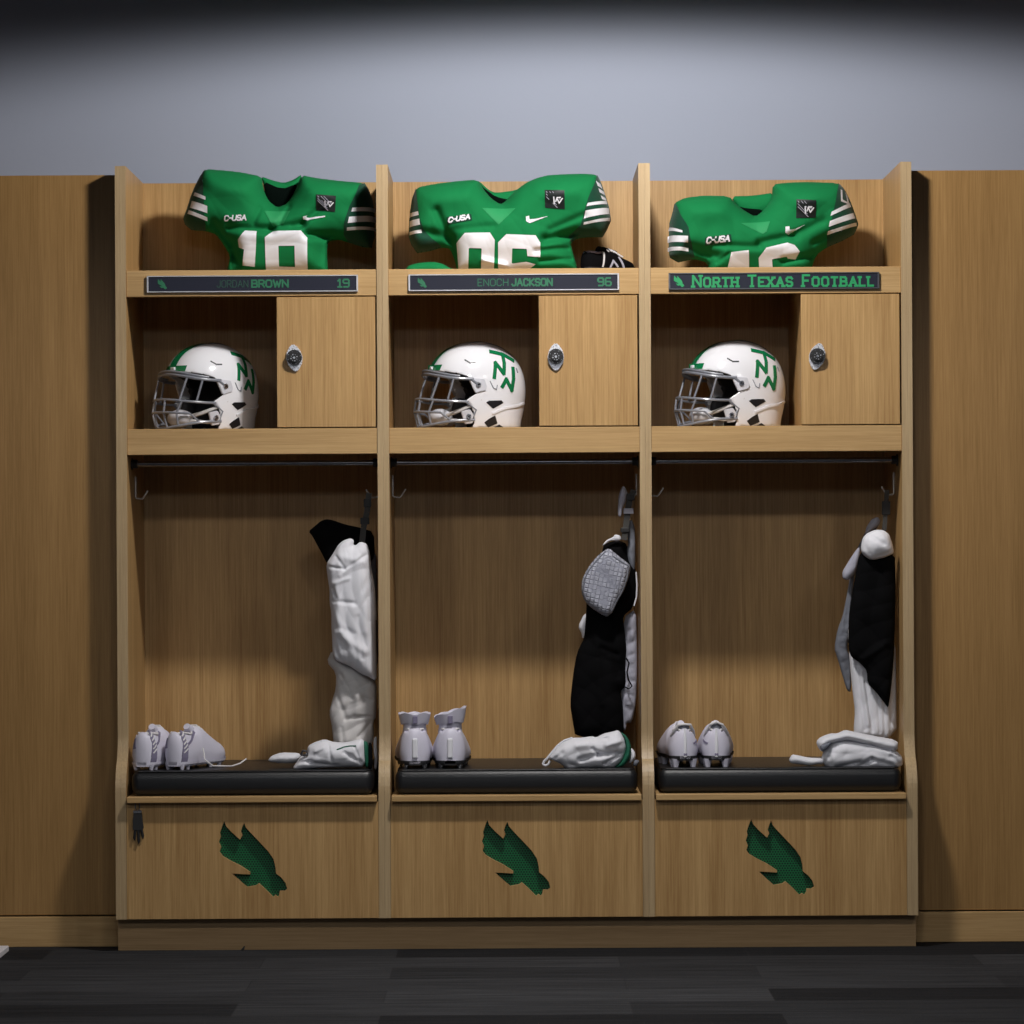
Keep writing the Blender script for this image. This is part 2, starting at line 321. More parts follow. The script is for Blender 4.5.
class Field:
    def __init__(s, poly, Y, T, R, creases=(), bumps=(), nz=.002, nf=22., seed=1, stretch=(1, 1)):
        s.poly = poly; s.Y = Y; s.h = .0025
        lo, hi = poly.min(0) - .012, poly.max(0) + .012; s.lo = lo
        s.nx, s.nz_ = [int(v) + 2 for v in (hi - lo) / s.h]
        gx = lo[0] + np.arange(s.nx) * s.h; gz = lo[1] + np.arange(s.nz_) * s.h
        X, Z = np.meshgrid(gx, gz, indexing='ij'); P = np.stack([X.ravel(), Z.ravel()], 1)
        d, _ = seg_dist(P, poly); ins = inside(P, poly); d = np.where(ins, d, 0).reshape(X.shape)
        sm = d.copy()
        for _ in range(int((R / s.h) ** 1.25 * .35) + 6):
            sm[1:-1, 1:-1] = (sm[1:-1, 1:-1] * 2 + sm[2:, 1:-1] + sm[:-2, 1:-1] + sm[1:-1, 2:] + sm[1:-1, :-2]) / 6
        k = np.clip(d / (R * .35), 0, 1); k = k * k * (3 - 2 * k); de = d * (1 - k) + sm * k
        u = np.clip(de / R, 0, 1); dep = T * np.sqrt(1 - (1 - u) ** 2)
        m = np.clip(d / .014, 0, 1); m = m * m * (3 - 2 * m)
        rs = np.random.RandomState(seed); N = np.zeros_like(X)
        for o in range(4):
            f = nf * 1.7 ** o; wx = np.sin(Z * f * .5 + rs.rand() * 6) * .6
            for _ in range(3):
                a = rs.rand() * math.pi; N += np.sin((X * math.cos(a) * stretch[0] + Z * math.sin(a) * stretch[1]) * f + wx + rs.rand() * 6.28) / (1.6 ** o) / 3
        for o in range(3):
            a = rs.rand() * math.pi; f = nf * 1.3 * 1.5 ** o; ph = (X * math.cos(a) * stretch[0] + Z * math.sin(a) * stretch[1]) * f + 1.6 * np.sin((X * math.sin(a) - Z * math.cos(a)) * nf * .8 + rs.rand() * 6) + rs.rand() * 6
            N += (np.abs(np.sin(ph)) ** .7 - .7) * 1.1 / (1.3 ** o)
        Dsp = nz * N
        for (x0, z0), (x1, z1), wd, amp in creases:
            a = np.array([x0, z0]); b = np.array([x1, z1]); ab = b - a; L = max(ab @ ab, 1e-9)
            t = ((P - a) @ ab) / L; tc = np.clip(t, 0, 1); q = a + tc[:, None] * ab
            dd = np.hypot(*(P - q).T).reshape(X.shape); Dsp += amp * np.exp(-(dd / wd) ** 2)
        for (x0, z0), rx, rz, amp in bumps:
            Dsp += amp * np.exp(-((X - x0) / rx) ** 2 - ((Z - z0) / rz) ** 2)
        s.dep = np.maximum(dep + Dsp * m, 0) * (d > 0); s.m = m; s.back = T * np.sqrt(1 - (1 - u) ** 2) * .8
    def samp(s, A, x, z):
        fx = np.clip((np.asarray(x) - s.lo[0]) / s.h, 0, s.nx - 1.001); fz = np.clip((np.asarray(z) - s.lo[1]) / s.h, 0, s.nz_ - 1.001)
        i, j = fx.astype(int), fz.astype(int); a, b = fx - i, fz - j
        return A[i, j] * (1 - a) * (1 - b) + A[i + 1, j] * a * (1 - b) + A[i, j + 1] * (1 - a) * b + A[i + 1, j + 1] * a * b
    def front(s, x, z): return s.samp(s.dep, x, z)
def sheet(name, F, poly, m, parent, hole=None, off=0., back='full', h=.003, origin=None):
    lo, hi = poly.min(0) - h, poly.max(0) + h; nx, nz = [int(v) + 2 for v in (hi - lo) / h]
    X, Z = np.meshgrid(lo[0] + np.arange(nx) * h, lo[1] + np.arange(nz) * h, indexing='ij'); P = np.stack([X.ravel(), Z.ravel()], 1)
    ins = inside(P, poly); d, near = seg_dist(P, poly)
    if hole is not None:
        ins &= ~inside(P, hole); d2, n2 = seg_dist(P, hole); k = d2 < d; near[k] = n2[k]; d = np.minimum(d, d2)
    Q = P.copy(); o = ~ins; Q[o] = near[o]; k = ins & (d < h * .3); Q[k] = near[k]; rim = o | k
    I = ins.reshape(nx, nz); cell = (I[:-1, :-1].astype(int) + I[1:, :-1] + I[:-1, 1:] + I[1:, 1:]) > 0
    dep = F.front(Q[:, 0], Q[:, 1]); bd = F.samp(F.back, Q[:, 0], Q[:, 1])
    full = back == 'full'
    silh = rim & (seg_dist(Q, F.poly)[0] < .0012) if full else np.zeros(len(Q), bool)
    used = {}; V = []; Fc = []
    def vid(i, side):
        sd = 0 if (silh[i]) else side; key = (i, sd)
        if key not in used:
            if silh[i]: y = F.Y
            elif side == 0: y = F.Y - dep[i] - off
            else: y = F.Y + bd[i] if full else F.Y - dep[i] + .0012
            used[key] = len(V); V.append((Q[i, 0], y, Q[i, 1]))
        return used[key]
    for i in range(nx - 1):
        for j in range(nz - 1):
            if not cell[i, j]: continue
            ids = [i * nz + j, (i + 1) * nz + j, (i + 1) * nz + j + 1, i * nz + j + 1]
            f = [vid(a, 0) for a in ids]
            if len(set(f)) == 4: Fc.append(f)
            if full:
                b = [vid(a, 1) for a in ids][::-1]
                if len(set(b)) == 4: Fc.append(b)
    me = mesh(name, V, Fc, m, parent, smooth=True, origin=origin)
    bm = bmesh.new(); bm.from_mesh(me.data); bmesh.ops.remove_doubles(bm, verts=bm.verts, dist=.0002); bm.to_mesh(me.data); bm.free()
    me.data.polygons.foreach_set('use_smooth', [True] * len(me.data.polygons))
    return me
def clampbay(poly):
    i = int(np.clip((poly[:, 0].mean() - (.0145 - 1.14)) // .76, 0, 2)); a = .0145 - 1.14 + i * .76 + .0168
    poly = poly.copy(); poly[:, 0] = np.clip(poly[:, 0], a + .002, a + .7264 - .003); return poly
def cloth(name, px, Y, T, R, m, label=None, cat=None, parent=None, o=(0, 0), s=1., sm=1, cr=(), bp=(), nz=.0025, nf=24., seed=1, stretch=(1, 1), group=None, h=.003):
    poly = clampbay(wpoly(px, Y, o, s, sm))
    cre = [(at(o[0] + a / s, o[1] + b / s, Y), at(o[0] + c / s, o[1] + d / s, Y), wd, am * .6) for a, b, c, d, wd, am in cr]
    bps = [(at(o[0] + a / s, o[1] + b / s, Y), rx, rz, am) for a, b, rx, rz, am in bp]
    F = Field(poly, Y, T, R, cre, bps, nz, nf, seed, stretch)
    org = None
    if parent is None: org = (float(poly[:, 0].mean()), Y, float(poly[:, 1].min()))
    ob = sheet(name, F, poly, m, parent, h=h, origin=org)
    if label: tag(ob, label, cat, group)
    return ob, F
# ================================================================== SETTING
P = .760; PT = .0168; EP = .0142; X0 = .0145; DEP = .51; BY = -.075
XL, XR = X0 - 1.5 * P - EP, X0 + 1.5 * P + EP
ZT = 2.27
MB().box(-5, 5, -13, .56, -.1, 0).build('floor', M['carpet'])['kind'] = 'structure'
MB().box(-5, 5, -13, .66, 3.0, 3.1).build('ceiling', M['ceil'])['kind'] = 'structure'
MB().box(-5, 5, .56, .66, 0, 3.0).build('wall_back', M['wall'])['kind'] = 'structure'
MB().box(-5.1, -5, -13, .56, 0, 3.0).build('wall_left', M['wall'])['kind'] = 'structure'
MB().box(5, 5.1, -13, .56, 0, 3.0).build('wall_right', M['wall'])['kind'] = 'structure'
MB().box(-5, 5, -13.1, -13, 0, 3.0).build('wall_front', M['wall'])['kind'] = 'structure'
# plain cabinets either side
for side, lab in ((-1, 'plain floor-to-top oak cabinet front left of the open lockers'), (1, 'plain floor-to-top oak cabinet front right of the open lockers')):
    xa, xb = (XL - 1.3, XL - .004) if side < 0 else (XR + .004, XR + 1.3)
    r = root('tall_cabinet', lab, 'cabinet', ((xa + xb) / 2, .07, 0), group=None)
    MB().box(xa, xb, .077, .55, .092, 2.252, .0015, 1).build('body', M['oak_shaded'], r)
    MB().box(xa, xb, .070, .090, 0, .088, .0015, 1).build('plinth_board', M['oakh'], r)
# ================================================================== LOCKERS
BIRD = [(232, 100), (250, 150), (300, 205), (378, 275), (400, 235), (385, 200), (400, 155), (418, 118), (432, 160), (480, 215), (560, 300), (640, 385), (690, 460), (708, 540), (710, 590), (760, 630), (800, 680), (815, 735), (790, 755), (745, 755), (740, 790), (725, 812), (705, 795), (680, 812), (660, 790), (600, 730), (550, 685), (520, 705), (440, 718), (380, 665), (300, 590), (470, 600), (470, 580), (380, 520), (290, 475), (215, 430), (185, 390), (200, 345), (180, 300), (198, 250), (190, 215), (210, 155)]
def bird_pts(cx, cz, k):   # normalised around its middle
    return [(cx + (a - 498) * k, cz - (b - 456) * k) for a, b in BIRD]
Z_S1T, Z_S1B, Z_S2T, Z_S2B = 1.967, 1.8905, 1.507, 1.432
Z_SEAT = .4475
prof = [(0, ZT), (0, .62)]
for k in range(1, 9):
    t = k / 8; prof.append((-.028 * t * t, .62 - .075 * t))
for k in range(1, 9):
    t = k / 8; prof.append((-.028 - .047 * math.sin(t * math.pi / 2), .545 - .085 * (t ** 1.3)))
prof += [(BY, .094), (DEP, .094), (DEP, ZT)]
lockers = []
bays = ['left', 'middle', 'right']
TXT = [('JORDAN', 'BROWN', '19'), ('ENOCH', 'JACKSON', '96'), None]
for i in range(3):
    xa = X0 + (i - 1.5) * P; xb = xa + P; ia, ib = xa + PT, xb - PT; cx = (xa + xb) / 2
    r = root('locker', ['open oak locker on the left, its helmet turned most to the front', 'open oak locker in the middle, quilted grey pad hanging inside', 'open oak locker on the right under the NORTH TEXAS FOOTBALL plate'][i], 'locker', (cx, 0, 0), group=None)
    lockers.append(r)
    MB().strip(prof[:-2], xa + .0002, ia, -DEP).build('side_panel', M['edge' if 0 else 'oak'], r)
    MB().strip(prof[:-2], ib, xb - .0002, -DEP).build('side_panel', M['oak'], r)
    # pale edge bands on the front edges
    for a, b in ((xa + .0002, ia), (ib, xb - .0002)):
        MB().strip(prof[:-2], a, b, .0012).build('edge_band', M['edge'], r)
    if i == 0:
        e = MB().strip(prof[:-2], xa - EP, xa - .0001, -DEP); e.strip(prof[:-2], xa - EP, xa - .0001, .0012); tag(e.build('end_panel', M['edge'], r), 'outer end panel of the left locker')
    if i == 2:
        e = MB().strip(prof[:-2], xb + .0001, xb + EP, -DEP); e.strip(prof[:-2], xb + .0001, xb + EP, .0012); tag(e.build('end_panel', M['edge'], r), 'outer end panel of the right locker')
    MB().box(ia, ib, DEP - .018, DEP, .096, ZT - .002).build('back_panel', M['oak'], r)
    MB().box(ia, ib, .003, .024, Z_S1B, Z_S1T, .0015, 1).box(ia, ib, .0245, DEP - .018, Z_S1T - .022, Z_S1T).build('top_shelf', M['oakh'], r)
    MB().box(ia, ib, .003, .024, Z_S2B, Z_S2T, .0015, 1).box(ia, ib, .0245, DEP - .018, Z_S2T - .022, Z_S2T).build('helmet_shelf', M['oakh'], r)
    xd = xa + .4535
    MB().box(xd, xd + .016, .022, DEP - .018, Z_S2T, Z_S1T - .022).build('partition', M['oak'], r)
    d = MB().box(xd - .001, ib - .005, .001, .019, Z_S2T + .003, Z_S1B - .003, .001, 1).build('door', M['oak'], r)
    # combination lock
    lx, lz = at([294.5, 555.8, 817][i], [358, 357, 356.5][i], 0)
    an = [(-.004, .0385), (.004, .0385), (.011, .032), (.020, .018), (.024, 0), (.020, -.018), (.011, -.032), (.004, -.0385), (-.004, -.0385), (-.011, -.032), (-.020, -.018), (-.024, 0), (-.020, .018), (-.011, .032)]
    ro = [0.12, .0, -.22][i]
    pl = MB().prism([(lx + a * math.cos(ro) - b * math.sin(ro), lz + a * math.sin(ro) + b * math.cos(ro)) for a, b in an], -.006, .001).build('lock_plate', M['chrome'], d)
    dl = MB(); dl.disc((lx, lz + .001), .0222, -.018, -.006, 28); dl.disc((lx, lz), .0125, -.024, -.018, 20); dl.build('lock_dial', M['rubber'], pl, smooth=True)
    dm = MB(); dm.disc((lx, lz), .0035, -.0252, -.024, 12)
    for k in range(8):
        a = k * math.pi / 4 + .3; dm.disc((lx + .009 * math.cos(a), lz + .009 * math.sin(a)), .0012 if k % 2 else .002, -.0247, -.024, 6)
        dm.disc((lx + .0185 * math.cos(a), lz + .0185 * math.sin(a)), .0010, -.0187, -.018, 6)
    dm.build('dial_marks', M['steel'], pl)
    # name plate
    pa, pb = at([148, 409.5, 669.5][i], [275, 274, 274][i], 0)[0], at([357, 618, 878][i], [275, 274, 274][i], 0)[0]
    zt, zb = Z_S1T - .016, Z_S1B + .012
    fr = MB(); t = .0035
    fr.box(pa - .003, pb + .003, -.006, .0, zt - t, zt, .0006, 1).box(pa - .003, pb + .003, -.006, .0, zb, zb + t, .0006, 1).box(pa - .003, pa + .0015, -.006, .0, zb + t, zt - t).box(pb - .0015, pb + .003, -.006, .0, zb + t, zt - t)
    f = fr.build('plate_frame', M['alu'] if i != 2 else M['darksteel'], r)
    MB().box(pa, pb, -.0035, .004, zb + t, zt - t).build('name_plate', M['plate'], f)
    hh = zt - zb; zc = (zt + zb) / 2
    k = (.030 if i < 2 else .034) / 712
    bp_ = [(x, z) for x, z in bird_pts(pa + [.052, .046, .034][i] * .8, zc, k)]
    MB().prism(bp_, -.0045, -.0034).build('bird_emblem', M['plateg' if i < 2 else 'plategb'], f)
    def put(text, xs, xe, ht, wd, m, serif=False, small=None, zo=0., nm='lettering'):
        ls, tot = strokes(text, .3 if not serif else .38, serif, small); sx = (xe - xs) / tot
        lettering(nm, [[(a * sx, b * ht) for a, b in l] for l in ls], wd, lambda u, v: ((xs + u, -.0036, zc - ht / 2 + zo + v), (0, -1, 0)), m, f)
    if i < 2:
        n1, n2, num = TXT[i]; q = [217, 478][i], [248, 508][i], [252, 512][i], [288, 552][i], [338, 598][i], [351, 613][i]
        xx = [at(v, 283, 0)[0] for v in q]
        put(n1, xx[0], xx[1], .0195, .0021, M['plategd' if i == 0 else 'plateg'])
        put(n2, xx[2], xx[3], .0195, .0048, M['plateg'])
        put(num, xx[4], xx[5] - .006, .0215, .0048, M['plateg'])
        if i == 1: put('-' * 14, xx[0] + .07, xx[1] + .08, .006, .0009, M['plategd'], zo=-.018)
    else:
        put('North Texas Football', at(693, 283)[0], at(873, 281)[0], .031, .0062, M['plategb'], True, .80, -.000)
    # hanging rod
    rz = at(510, 462, .12)[1]
    rd = MB().tube([(ia + .012, .12, rz), (ib - .012, .12, rz)], .0080, 16).build('hanging_rod', M['rod'], r, smooth=True)
    for x, s_ in ((ia, 1), (ib, -1)): MB().tube([(x, .12, rz), (x + .004 * s_, .12, rz), (x + .0042 * s_, .12, rz), (x + .018 * s_, .12, rz)], [.017, .017, .0125, .0125], 20).build('rod_socket', M['rubber'], rd, smooth=True)
    # wire coat hooks
    for x, s_ in ((ia, 1), (ib, -1)):
        yh = .2; zt_ = 1.373
        hk = MB()
        x1 = x + .0035 * s_
        hk.tube([(x1, yh, zt_), (x1, yh, zt_ - .060), (x1 + .003 * s_, yh, zt_ - .064), (x1 + .02 * s_, yh - .01, zt_ - .066), (x1 + .024 * s_, yh - .012, zt_ - .063), (x1 + .038 * s_, yh - .02, zt_ - .042)], .0024, 8)
        hk.build('coat_hook', M['zinc'], r, smooth=True)
    # seat board, front panel with bird cut-out, mesh behind it
    MB().box(ia + .004, ib - .004, BY - .026, DEP - .02, Z_SEAT - .0175, Z_SEAT, .002, 2).build('seat_board', M['oakh'], r)
    bx, bz = at([253, 516.2, 780][i], [859, 858, 857][i], BY)
    # bird drawn at its real size in the photo's scale
    kk = (1 / 9.309) * (D + BY) / FPX
    bp2 = bird_pts(bx, bz, kk)
    fa, fb, fz0, fz1 = ia + .0008, ib - .0008, .0945, Z_SEAT - .0185
    bm = bmesh.new()
    outer = [(fa, fz0), (fb, fz0), (fb, fz1), (fa, fz1)]
    vo = [bm.verts.new((x, BY, z)) for x, z in outer]; vb = [bm.verts.new((x, BY, z)) for x, z in bp2]
    eds = [bm.edges.new((vo[k_], vo[(k_ + 1) % 4])) for k_ in range(4)] + [bm.edges.new((vb[k_], vb[(k_ + 1) % len(vb)])) for k_ in range(len(vb))]
    bmesh.ops.triangle_fill(bm, use_beauty=True, use_dissolve=False, edges=eds)
    bp2a = np.array(bp2); bad = [fc for fc in bm.faces if inside(np.array([[fc.calc_center_median().x, fc.calc_center_median().z]]), bp2a)[0]]
    if bad: bmesh.ops.delete(bm, geom=bad, context='FACES')
    ex = bmesh.ops.extrude_face_region(bm, geom=list(bm.faces))
    for v in ex['geom']:
        if isinstance(v, bmesh.types.BMVert): v.co.y += .018
    bmesh.ops.recalc_face_normals(bm, faces=bm.faces)
    for v in bm.verts: v.co -= r.location
    me = bpy.data.meshes.new('front_panel'); bm.to_mesh(me); bm.free(); me.materials.append(M['oak']); fp = bpy.data.objects.new('front_panel', me); link(fp); fp.parent = r
    # drop the strip of veneer between the wing tips' hole: mesh sheet sits behind the board
    MB().box(bx - .14, bx + .14, BY + .0185, BY + .0205, bz - .135, bz + .14).build('bird_grille', M['perf'], r)
pl = MB().box(XL + .001, XR - .002, BY + .043, DEP, 0, .0935).build('plinth', M['kick'], origin=(X0, BY + .043, 0)); tag(pl, 'long oak plinth board running under the three open lockers', 'plinth')
# seat cushions
for i in range(3):
    xa = X0 + (i - 1.5) * P + PT; xb = xa + P - 2 * PT
    c = root('seat_cushion', ['black leather seat pad under the shoes with the loose lace, left locker', 'black leather seat pad under the high-topped shoes, middle locker', 'black leather seat pad under the right-hand locker\'s low shoes'][i], 'cushion', ((xa + xb) / 2, .2, Z_SEAT))
    MB().box(xa + .014, xb - .014, BY + .004, .47, Z_SEAT, Z_SEAT + .073, .024, 6).build('padding', M['leather'], c, smooth=True)
    zz = Z_SEAT + .070
    MB().tube([(xa + .036, .455, zz), (xa + .024, .44, zz), (xa + .022, BY + .03, zz), (xa + .036, BY + .012, zz), (xb - .036, BY + .012, zz), (xb - .022, BY + .03, zz), (xb - .024, .44, zz), (xb - .036, .455, zz)], .0022, 8).build('piping', M['leather'], c, smooth=True)
ZC = Z_SEAT + .073
# ================================================================== HELMETS
HP = [(-.146, .03), (-.137, .06), (-.113, .09), (-.07, .1155), (-.02, .126), (.04, .121), (.09, .098), (.125, .06), (.142, .0), (.139, -.05), (.128, -.1), (.1, -.19), (0, -.215), (-.1, -.19), (-.15, -.1), (-.152, -.03)]
_th = [math.atan2(z, x) for x, z in HP]; _rr = [math.hypot(x, z) for x, z in HP]
_o = sorted(range(len(HP)), key=lambda k: _th[k]); _T = np.array([_th[k] for k in _o]); _R = np.array([_rr[k] for k in _o])
_T3 = np.concatenate([_T - 2 * math.pi, _T, _T + 2 * math.pi]); _R3 = np.tile(_R, 3)
_ft = np.linspace(-math.pi, math.pi, 721); _fr = np.interp(_ft, _T3, _R3)
for _ in range(60): _fr[1:-1] = (_fr[2:] + _fr[:-2] + 2 * _fr[1:-1]) / 4; _fr[0] = _fr[-1] = (_fr[1] + _fr[-2]) / 2
HW = .114
def hR(th): return float(np.interp((th + math.pi) % (2 * math.pi) - math.pi, _ft, _fr))
def hy(x, z, k=1.):
    r = math.hypot(x, z) / k; R = hR(math.atan2(z, x)); q = min(r / R, 1.); p = 2.25
    return k * HW * (1 - q ** p) ** (1 / p)
OPEN = np.array([(-.4, .042), (-.146, .042), (-.115, .039), (-.085, .033), (-.06, .025), (-.034, -.022), (-.066, -.042), (-.05, -.058), (-.04, -.095), (-.058, -.2), (-.4, -.2)])
def dome(name, m, parent, k=1., shift=0., zcut=-.122, nt=34, na=150, thick=.0):
    V = []; F = []; ring = {}
    op = OPEN + np.array([shift, 0])
    for sd in (-1, 1):
        for a in range(nt + 1):
            q = math.sin(a / nt * math.pi / 2)
            for b in range(na):
                th = 2 * math.pi * b / na; R = hR(th) * k; x, z = R * q * math.cos(th), R * q * math.sin(th)
                if a == 0: key = (sd, 0, 0)
                elif a == nt: key = (0, a, b)
                else: key = (sd, a, b)
                if key not in ring: ring[key] = len(V); V.append([x, sd * hy(x, z, k), z])
                ring[(sd, a, b)] = ring[key]
    for sd in (-1, 1):
        for a in range(nt):
            for b in range(na):
                f = [ring[(sd, a, b)], ring[(sd, a + 1, b)], ring[(sd, a + 1, (b + 1) % na)], ring[(sd, a, (b + 1) % na)]]
                if a == 0: f = [f[0], f[1], f[2]]
                F.append(f if sd > 0 else f[::-1])
    VA = np.array(V); cen = np.array([VA[f].mean(0) for f in F]); c2 = cen[:, [0, 2]]
    bad = inside(c2, op) | (c2[:, 1] < zcut)
    F = [f for f, b in zip(F, bad) if not b]
    v2 = VA[:, [0, 2]]; iv = inside(v2, op); d, near = seg_dist(v2, op)
    for i in set(j for f in F for j in f):
        if iv[i] or d[i] < .0022:
            x, z = near[i]; sg = 1 if VA[i, 1] >= 0 else -1; yy = hy(x, z, k) if abs(VA[i, 1]) > .004 else abs(VA[i, 1])
            VA[i] = (x, sg * yy, z)
        if VA[i, 2] < zcut: VA[i, 2] = zcut
    o = mesh(name, VA.tolist(), F, m, parent, smooth=True, local=True)
    bm = bmesh.new(); bm.from_mesh(o.data)
    bmesh.ops.delete(bm, geom=[v for v in bm.verts if not v.link_faces], context='VERTS')
    bmesh.ops.recalc_face_normals(bm, faces=bm.faces); bm.to_mesh(o.data); bm.free()
    if thick:
        s = o.modifiers.new('thick', 'SOLIDIFY'); s.thickness = thick; s.offset = -1
    return o
PHI = math.radians(17)
def hview(X, Y):
    """point seen at (X,Y) of the close-up -> local x,z on the near side of the shell"""
    xv, z = (X - 600) * .0003756, (430 - Y) * .0003756; y = .1; x = xv
    for _ in range(12):
        x = (xv - y * math.sin(PHI)) / math.cos(PHI); y = hy(x, z)
    return x, z
def hmap(u, v, off=0.):
    y = hy(u, v); e = .0015
    n = Vector((-(hy(u + e, v) - hy(u - e, v)) / (2 * e), -1, -(hy(u, v + e) - hy(u, v - e)) / (2 * e))); n = Vector((n.x, -1, n.z)); n.normalize()
    return Vector((u, -y, v)), n
def hdecal(name, views, m, parent, thick=.0012, sub=5):
    pts = [hview(*p) for p in views]; bm = bmesh.new(); vs = [bm.verts.new((x, 0, z)) for x, z in pts]; f = bm.faces.new(vs)
    bmesh.ops.triangulate(bm, faces=[f]); bmesh.ops.subdivide_edges(bm, edges=bm.edges, cuts=sub, use_grid_fill=True)
    for v in bm.verts:
        p, n = hmap(v.co.x, v.co.z); v.co = p + n * thick
    me = bpy.data.meshes.new(name); bm.to_mesh(me); bm.free(); me.materials.append(m); o = bpy.data.objects.new(name, me); link(o); o.parent = parent; return o
def make_helmet(label, loc, rz):
    r = root('football_helmet', label, 'helmet', loc, rz)
    z0 = .122   # local frame: origin at the base
    core = r
    parts = []
    sh = dome('shell', M['hshell'], core, thick=.004); parts.append(sh)
    parts.append(dome('padding', M['hpad'], core, k=.93, shift=.03, zcut=-.115, nt=18, na=80, thick=.01))
    # centre stripe
    V, F = [], []; ths = np.linspace(math.radians(163), math.radians(10), 60)
    for th in ths:
        R = hR(th) + .0012
        for y in (-.017, -.006, .006, .017):
            R2 = R * (1 - (abs(y) / HW) ** 2.25) ** (1 / 2.25) + .0010; V.append((R2 * math.cos(th), y, R2 * math.sin(th)))
    F = [(a * 4 + b, a * 4 + b + 1, a * 4 + b + 5, a * 4 + b + 4) for a in range(59) for b in range(3)]
    st = mesh('centre_stripe', V, F, M['hgreen'], sh, smooth=True, local=True)
    # front bumper plate over the brow
    V, F = [], []
    for k in range(25):
        a = math.radians(-32 + 64 * k / 24)
        for q, (zz) in enumerate((.044, .060)):
            y = .1 * math.sin(a); R = None; x = -.148
            for _ in range(20):
                yy = hy(x, zz); x += (.0015 if yy > abs(y) and False else 0)
            xs = np.linspace(-.15, -.02, 120); ys = np.array([hy(xx, zz) for xx in xs]); j = int(np.argmax(ys >= abs(y))); x = xs[j] - .002
            V.append((x, y, zz))
    F = [(2 * k, 2 * k + 2, 2 * k + 3, 2 * k + 1) for k in range(24)]
    bmpr = mesh('nose_bumper', V, F, M['hgreen'], sh, smooth=True, local=True); parts.append(bmpr)
    lb = MB()
    lb.box(-.1485, -.142, -.020, .004, .047, .0555, .001, 1); lb.build('bumper_plate', M['white'], sh, local=True)
    # letters T, N, N in green
    def ln(*v): return [hview(a, b) for a, b in v]
    lns = [ln((705, 175), (800, 195), (880, 238)), ln((795, 195), (810, 260), (808, 340)), ln((733, 372), (742, 262), (805, 340)), ln((795, 440), (825, 385), (868, 465), (882, 380), (878, 300))]
    lettering('green_monogram', lns, .0108, hmap, M['hgreen'], sh, .0012, 4, local=True)
    for v in ([(668, 560), (690, 546), (788, 543), (803, 562), (722, 605)], [(652, 708), (690, 680), (738, 655), (755, 715), (682, 745)], [(690, 765), (768, 722), (835, 765)]):
        hdecal('vent', v, M['hblack'], sh)
    lettering('vent', [ln((506, 240), (545, 263), (590, 263))], .0035, hmap, M['hblack'], sh, .0013, 3, local=True)
    lettering('seam', [ln((905, 300), (915, 330))], .003, hmap, M['hgrey'], sh, .0013, 3, local=True)
    lettering('seam', [ln((700, 400), (725, 450), (750, 462), (755, 430))], .0022, hmap, M['hgrey'], sh, .0013, 3, local=True)
    # jaw ridge
    lettering('rear_ridge', [ln((720, 640), (820, 600), (900, 585), (960, 560))], .006, hmap, M['hshell'], sh, .0028, 4, local=True)
    # mask clips
    for sd in (-1, 1):
        for poly, nm in (([(535, 385), (560, 378), (655, 385), (672, 440), (665, 468), (585, 490), (560, 440)], 'mask_clip'), ([(470, 625), (540, 610), (568, 650), (560, 715), (500, 722)], 'jaw_clip')):
            pts = [hview(*p) for p in poly]; bm = bmesh.new(); vs = [bm.verts.new((x, 0, z)) for x, z in pts]; f = bm.faces.new(vs)
            e = bmesh.ops.extrude_face_region(bm, geom=[f]); top = [v for v in e['geom'] if isinstance(v, bmesh.types.BMVert)]
            tv = set(top)
            for v in bm.verts:
                yy = max(hy(v.co.x, v.co.z), .085 if nm == 'jaw_clip' else 0); v.co.y = sd * (yy + (.005 if v in tv else -.003))
            bmesh.ops.recalc_face_normals(bm, faces=bm.faces); bmesh.ops.bevel(bm, geom=list(bm.edges), offset=.0015, segments=2, affect='EDGES')
            me = bpy.data.meshes.new(nm); bm.to_mesh(me); bm.free(); me.materials.append(M['hclip']); cl = bpy.data.objects.new(nm, me); link(cl); cl.parent = core; parts.append(cl)
            cxx = sum(p[0] for p in pts) / len(pts); czz = sum(p[1] for p in pts) / len(pts); yy = max(hy(cxx, czz), .085 if nm == 'jaw_clip' else 0)
            b = MB(); b.tube([(cxx, sd * (yy + .002), czz), (cxx, sd * (yy + .008), czz)], .0075, 14); b.build('screw', M['steel'], cl, smooth=True, local=True)
            b = MB(); b.tube([(cxx, sd * (yy + .008), czz), (cxx, sd * (yy + .0085), czz)], .0032, 8); b.build('screw_slot', M['hblack'], cl, local=True)
    # facemask
    fm = MB()
    def arc(fx, sx, hw, zf, zs, a0=-90, a1=90, n=28):
        out = []
        for k in range(n + 1):
            a = math.radians(a0 + (a1 - a0) * k / n); out.append((sx + (fx - sx) * math.cos(a) ** .8 if math.cos(a) > 1e-6 else sx, hw * math.sin(a), zf + (zs - zf) * math.sin(a) ** 2))
        return out
    A = dict(fx=-.163, sx=-.045, hw=.112, zf=.035, zs=.017); B = dict(fx=-.186, sx=-.058, hw=.104, zf=-.036, zs=-.046); Cc = dict(fx=-.191, sx=-.075, hw=.098, zf=-.072, zs=-.078); Dd = dict(fx=-.180, sx=-.04, hw=.104, zf=-.117, zs=-.098)
    fm.tube(arc(**A), .0046, 8); fm.tube(arc(**B), .0036, 8); fm.tube(arc(**Cc, a0=-62, a1=62), .0034, 8); fm.tube(arc(**Dd), .0040, 8)
    A2 = dict(A); A2['zf'] += .009; A2['zs'] += .007; fm.tube(arc(**A2, a0=-75, a1=75), .0036, 8)
    def pt(d, a): a = math.radians(a); return (d['sx'] + (d['fx'] - d['sx']) * max(math.cos(a), 0) ** .8, d['hw'] * math.sin(a), d['zf'] + (d['zs'] - d['zf']) * math.sin(a) ** 2)
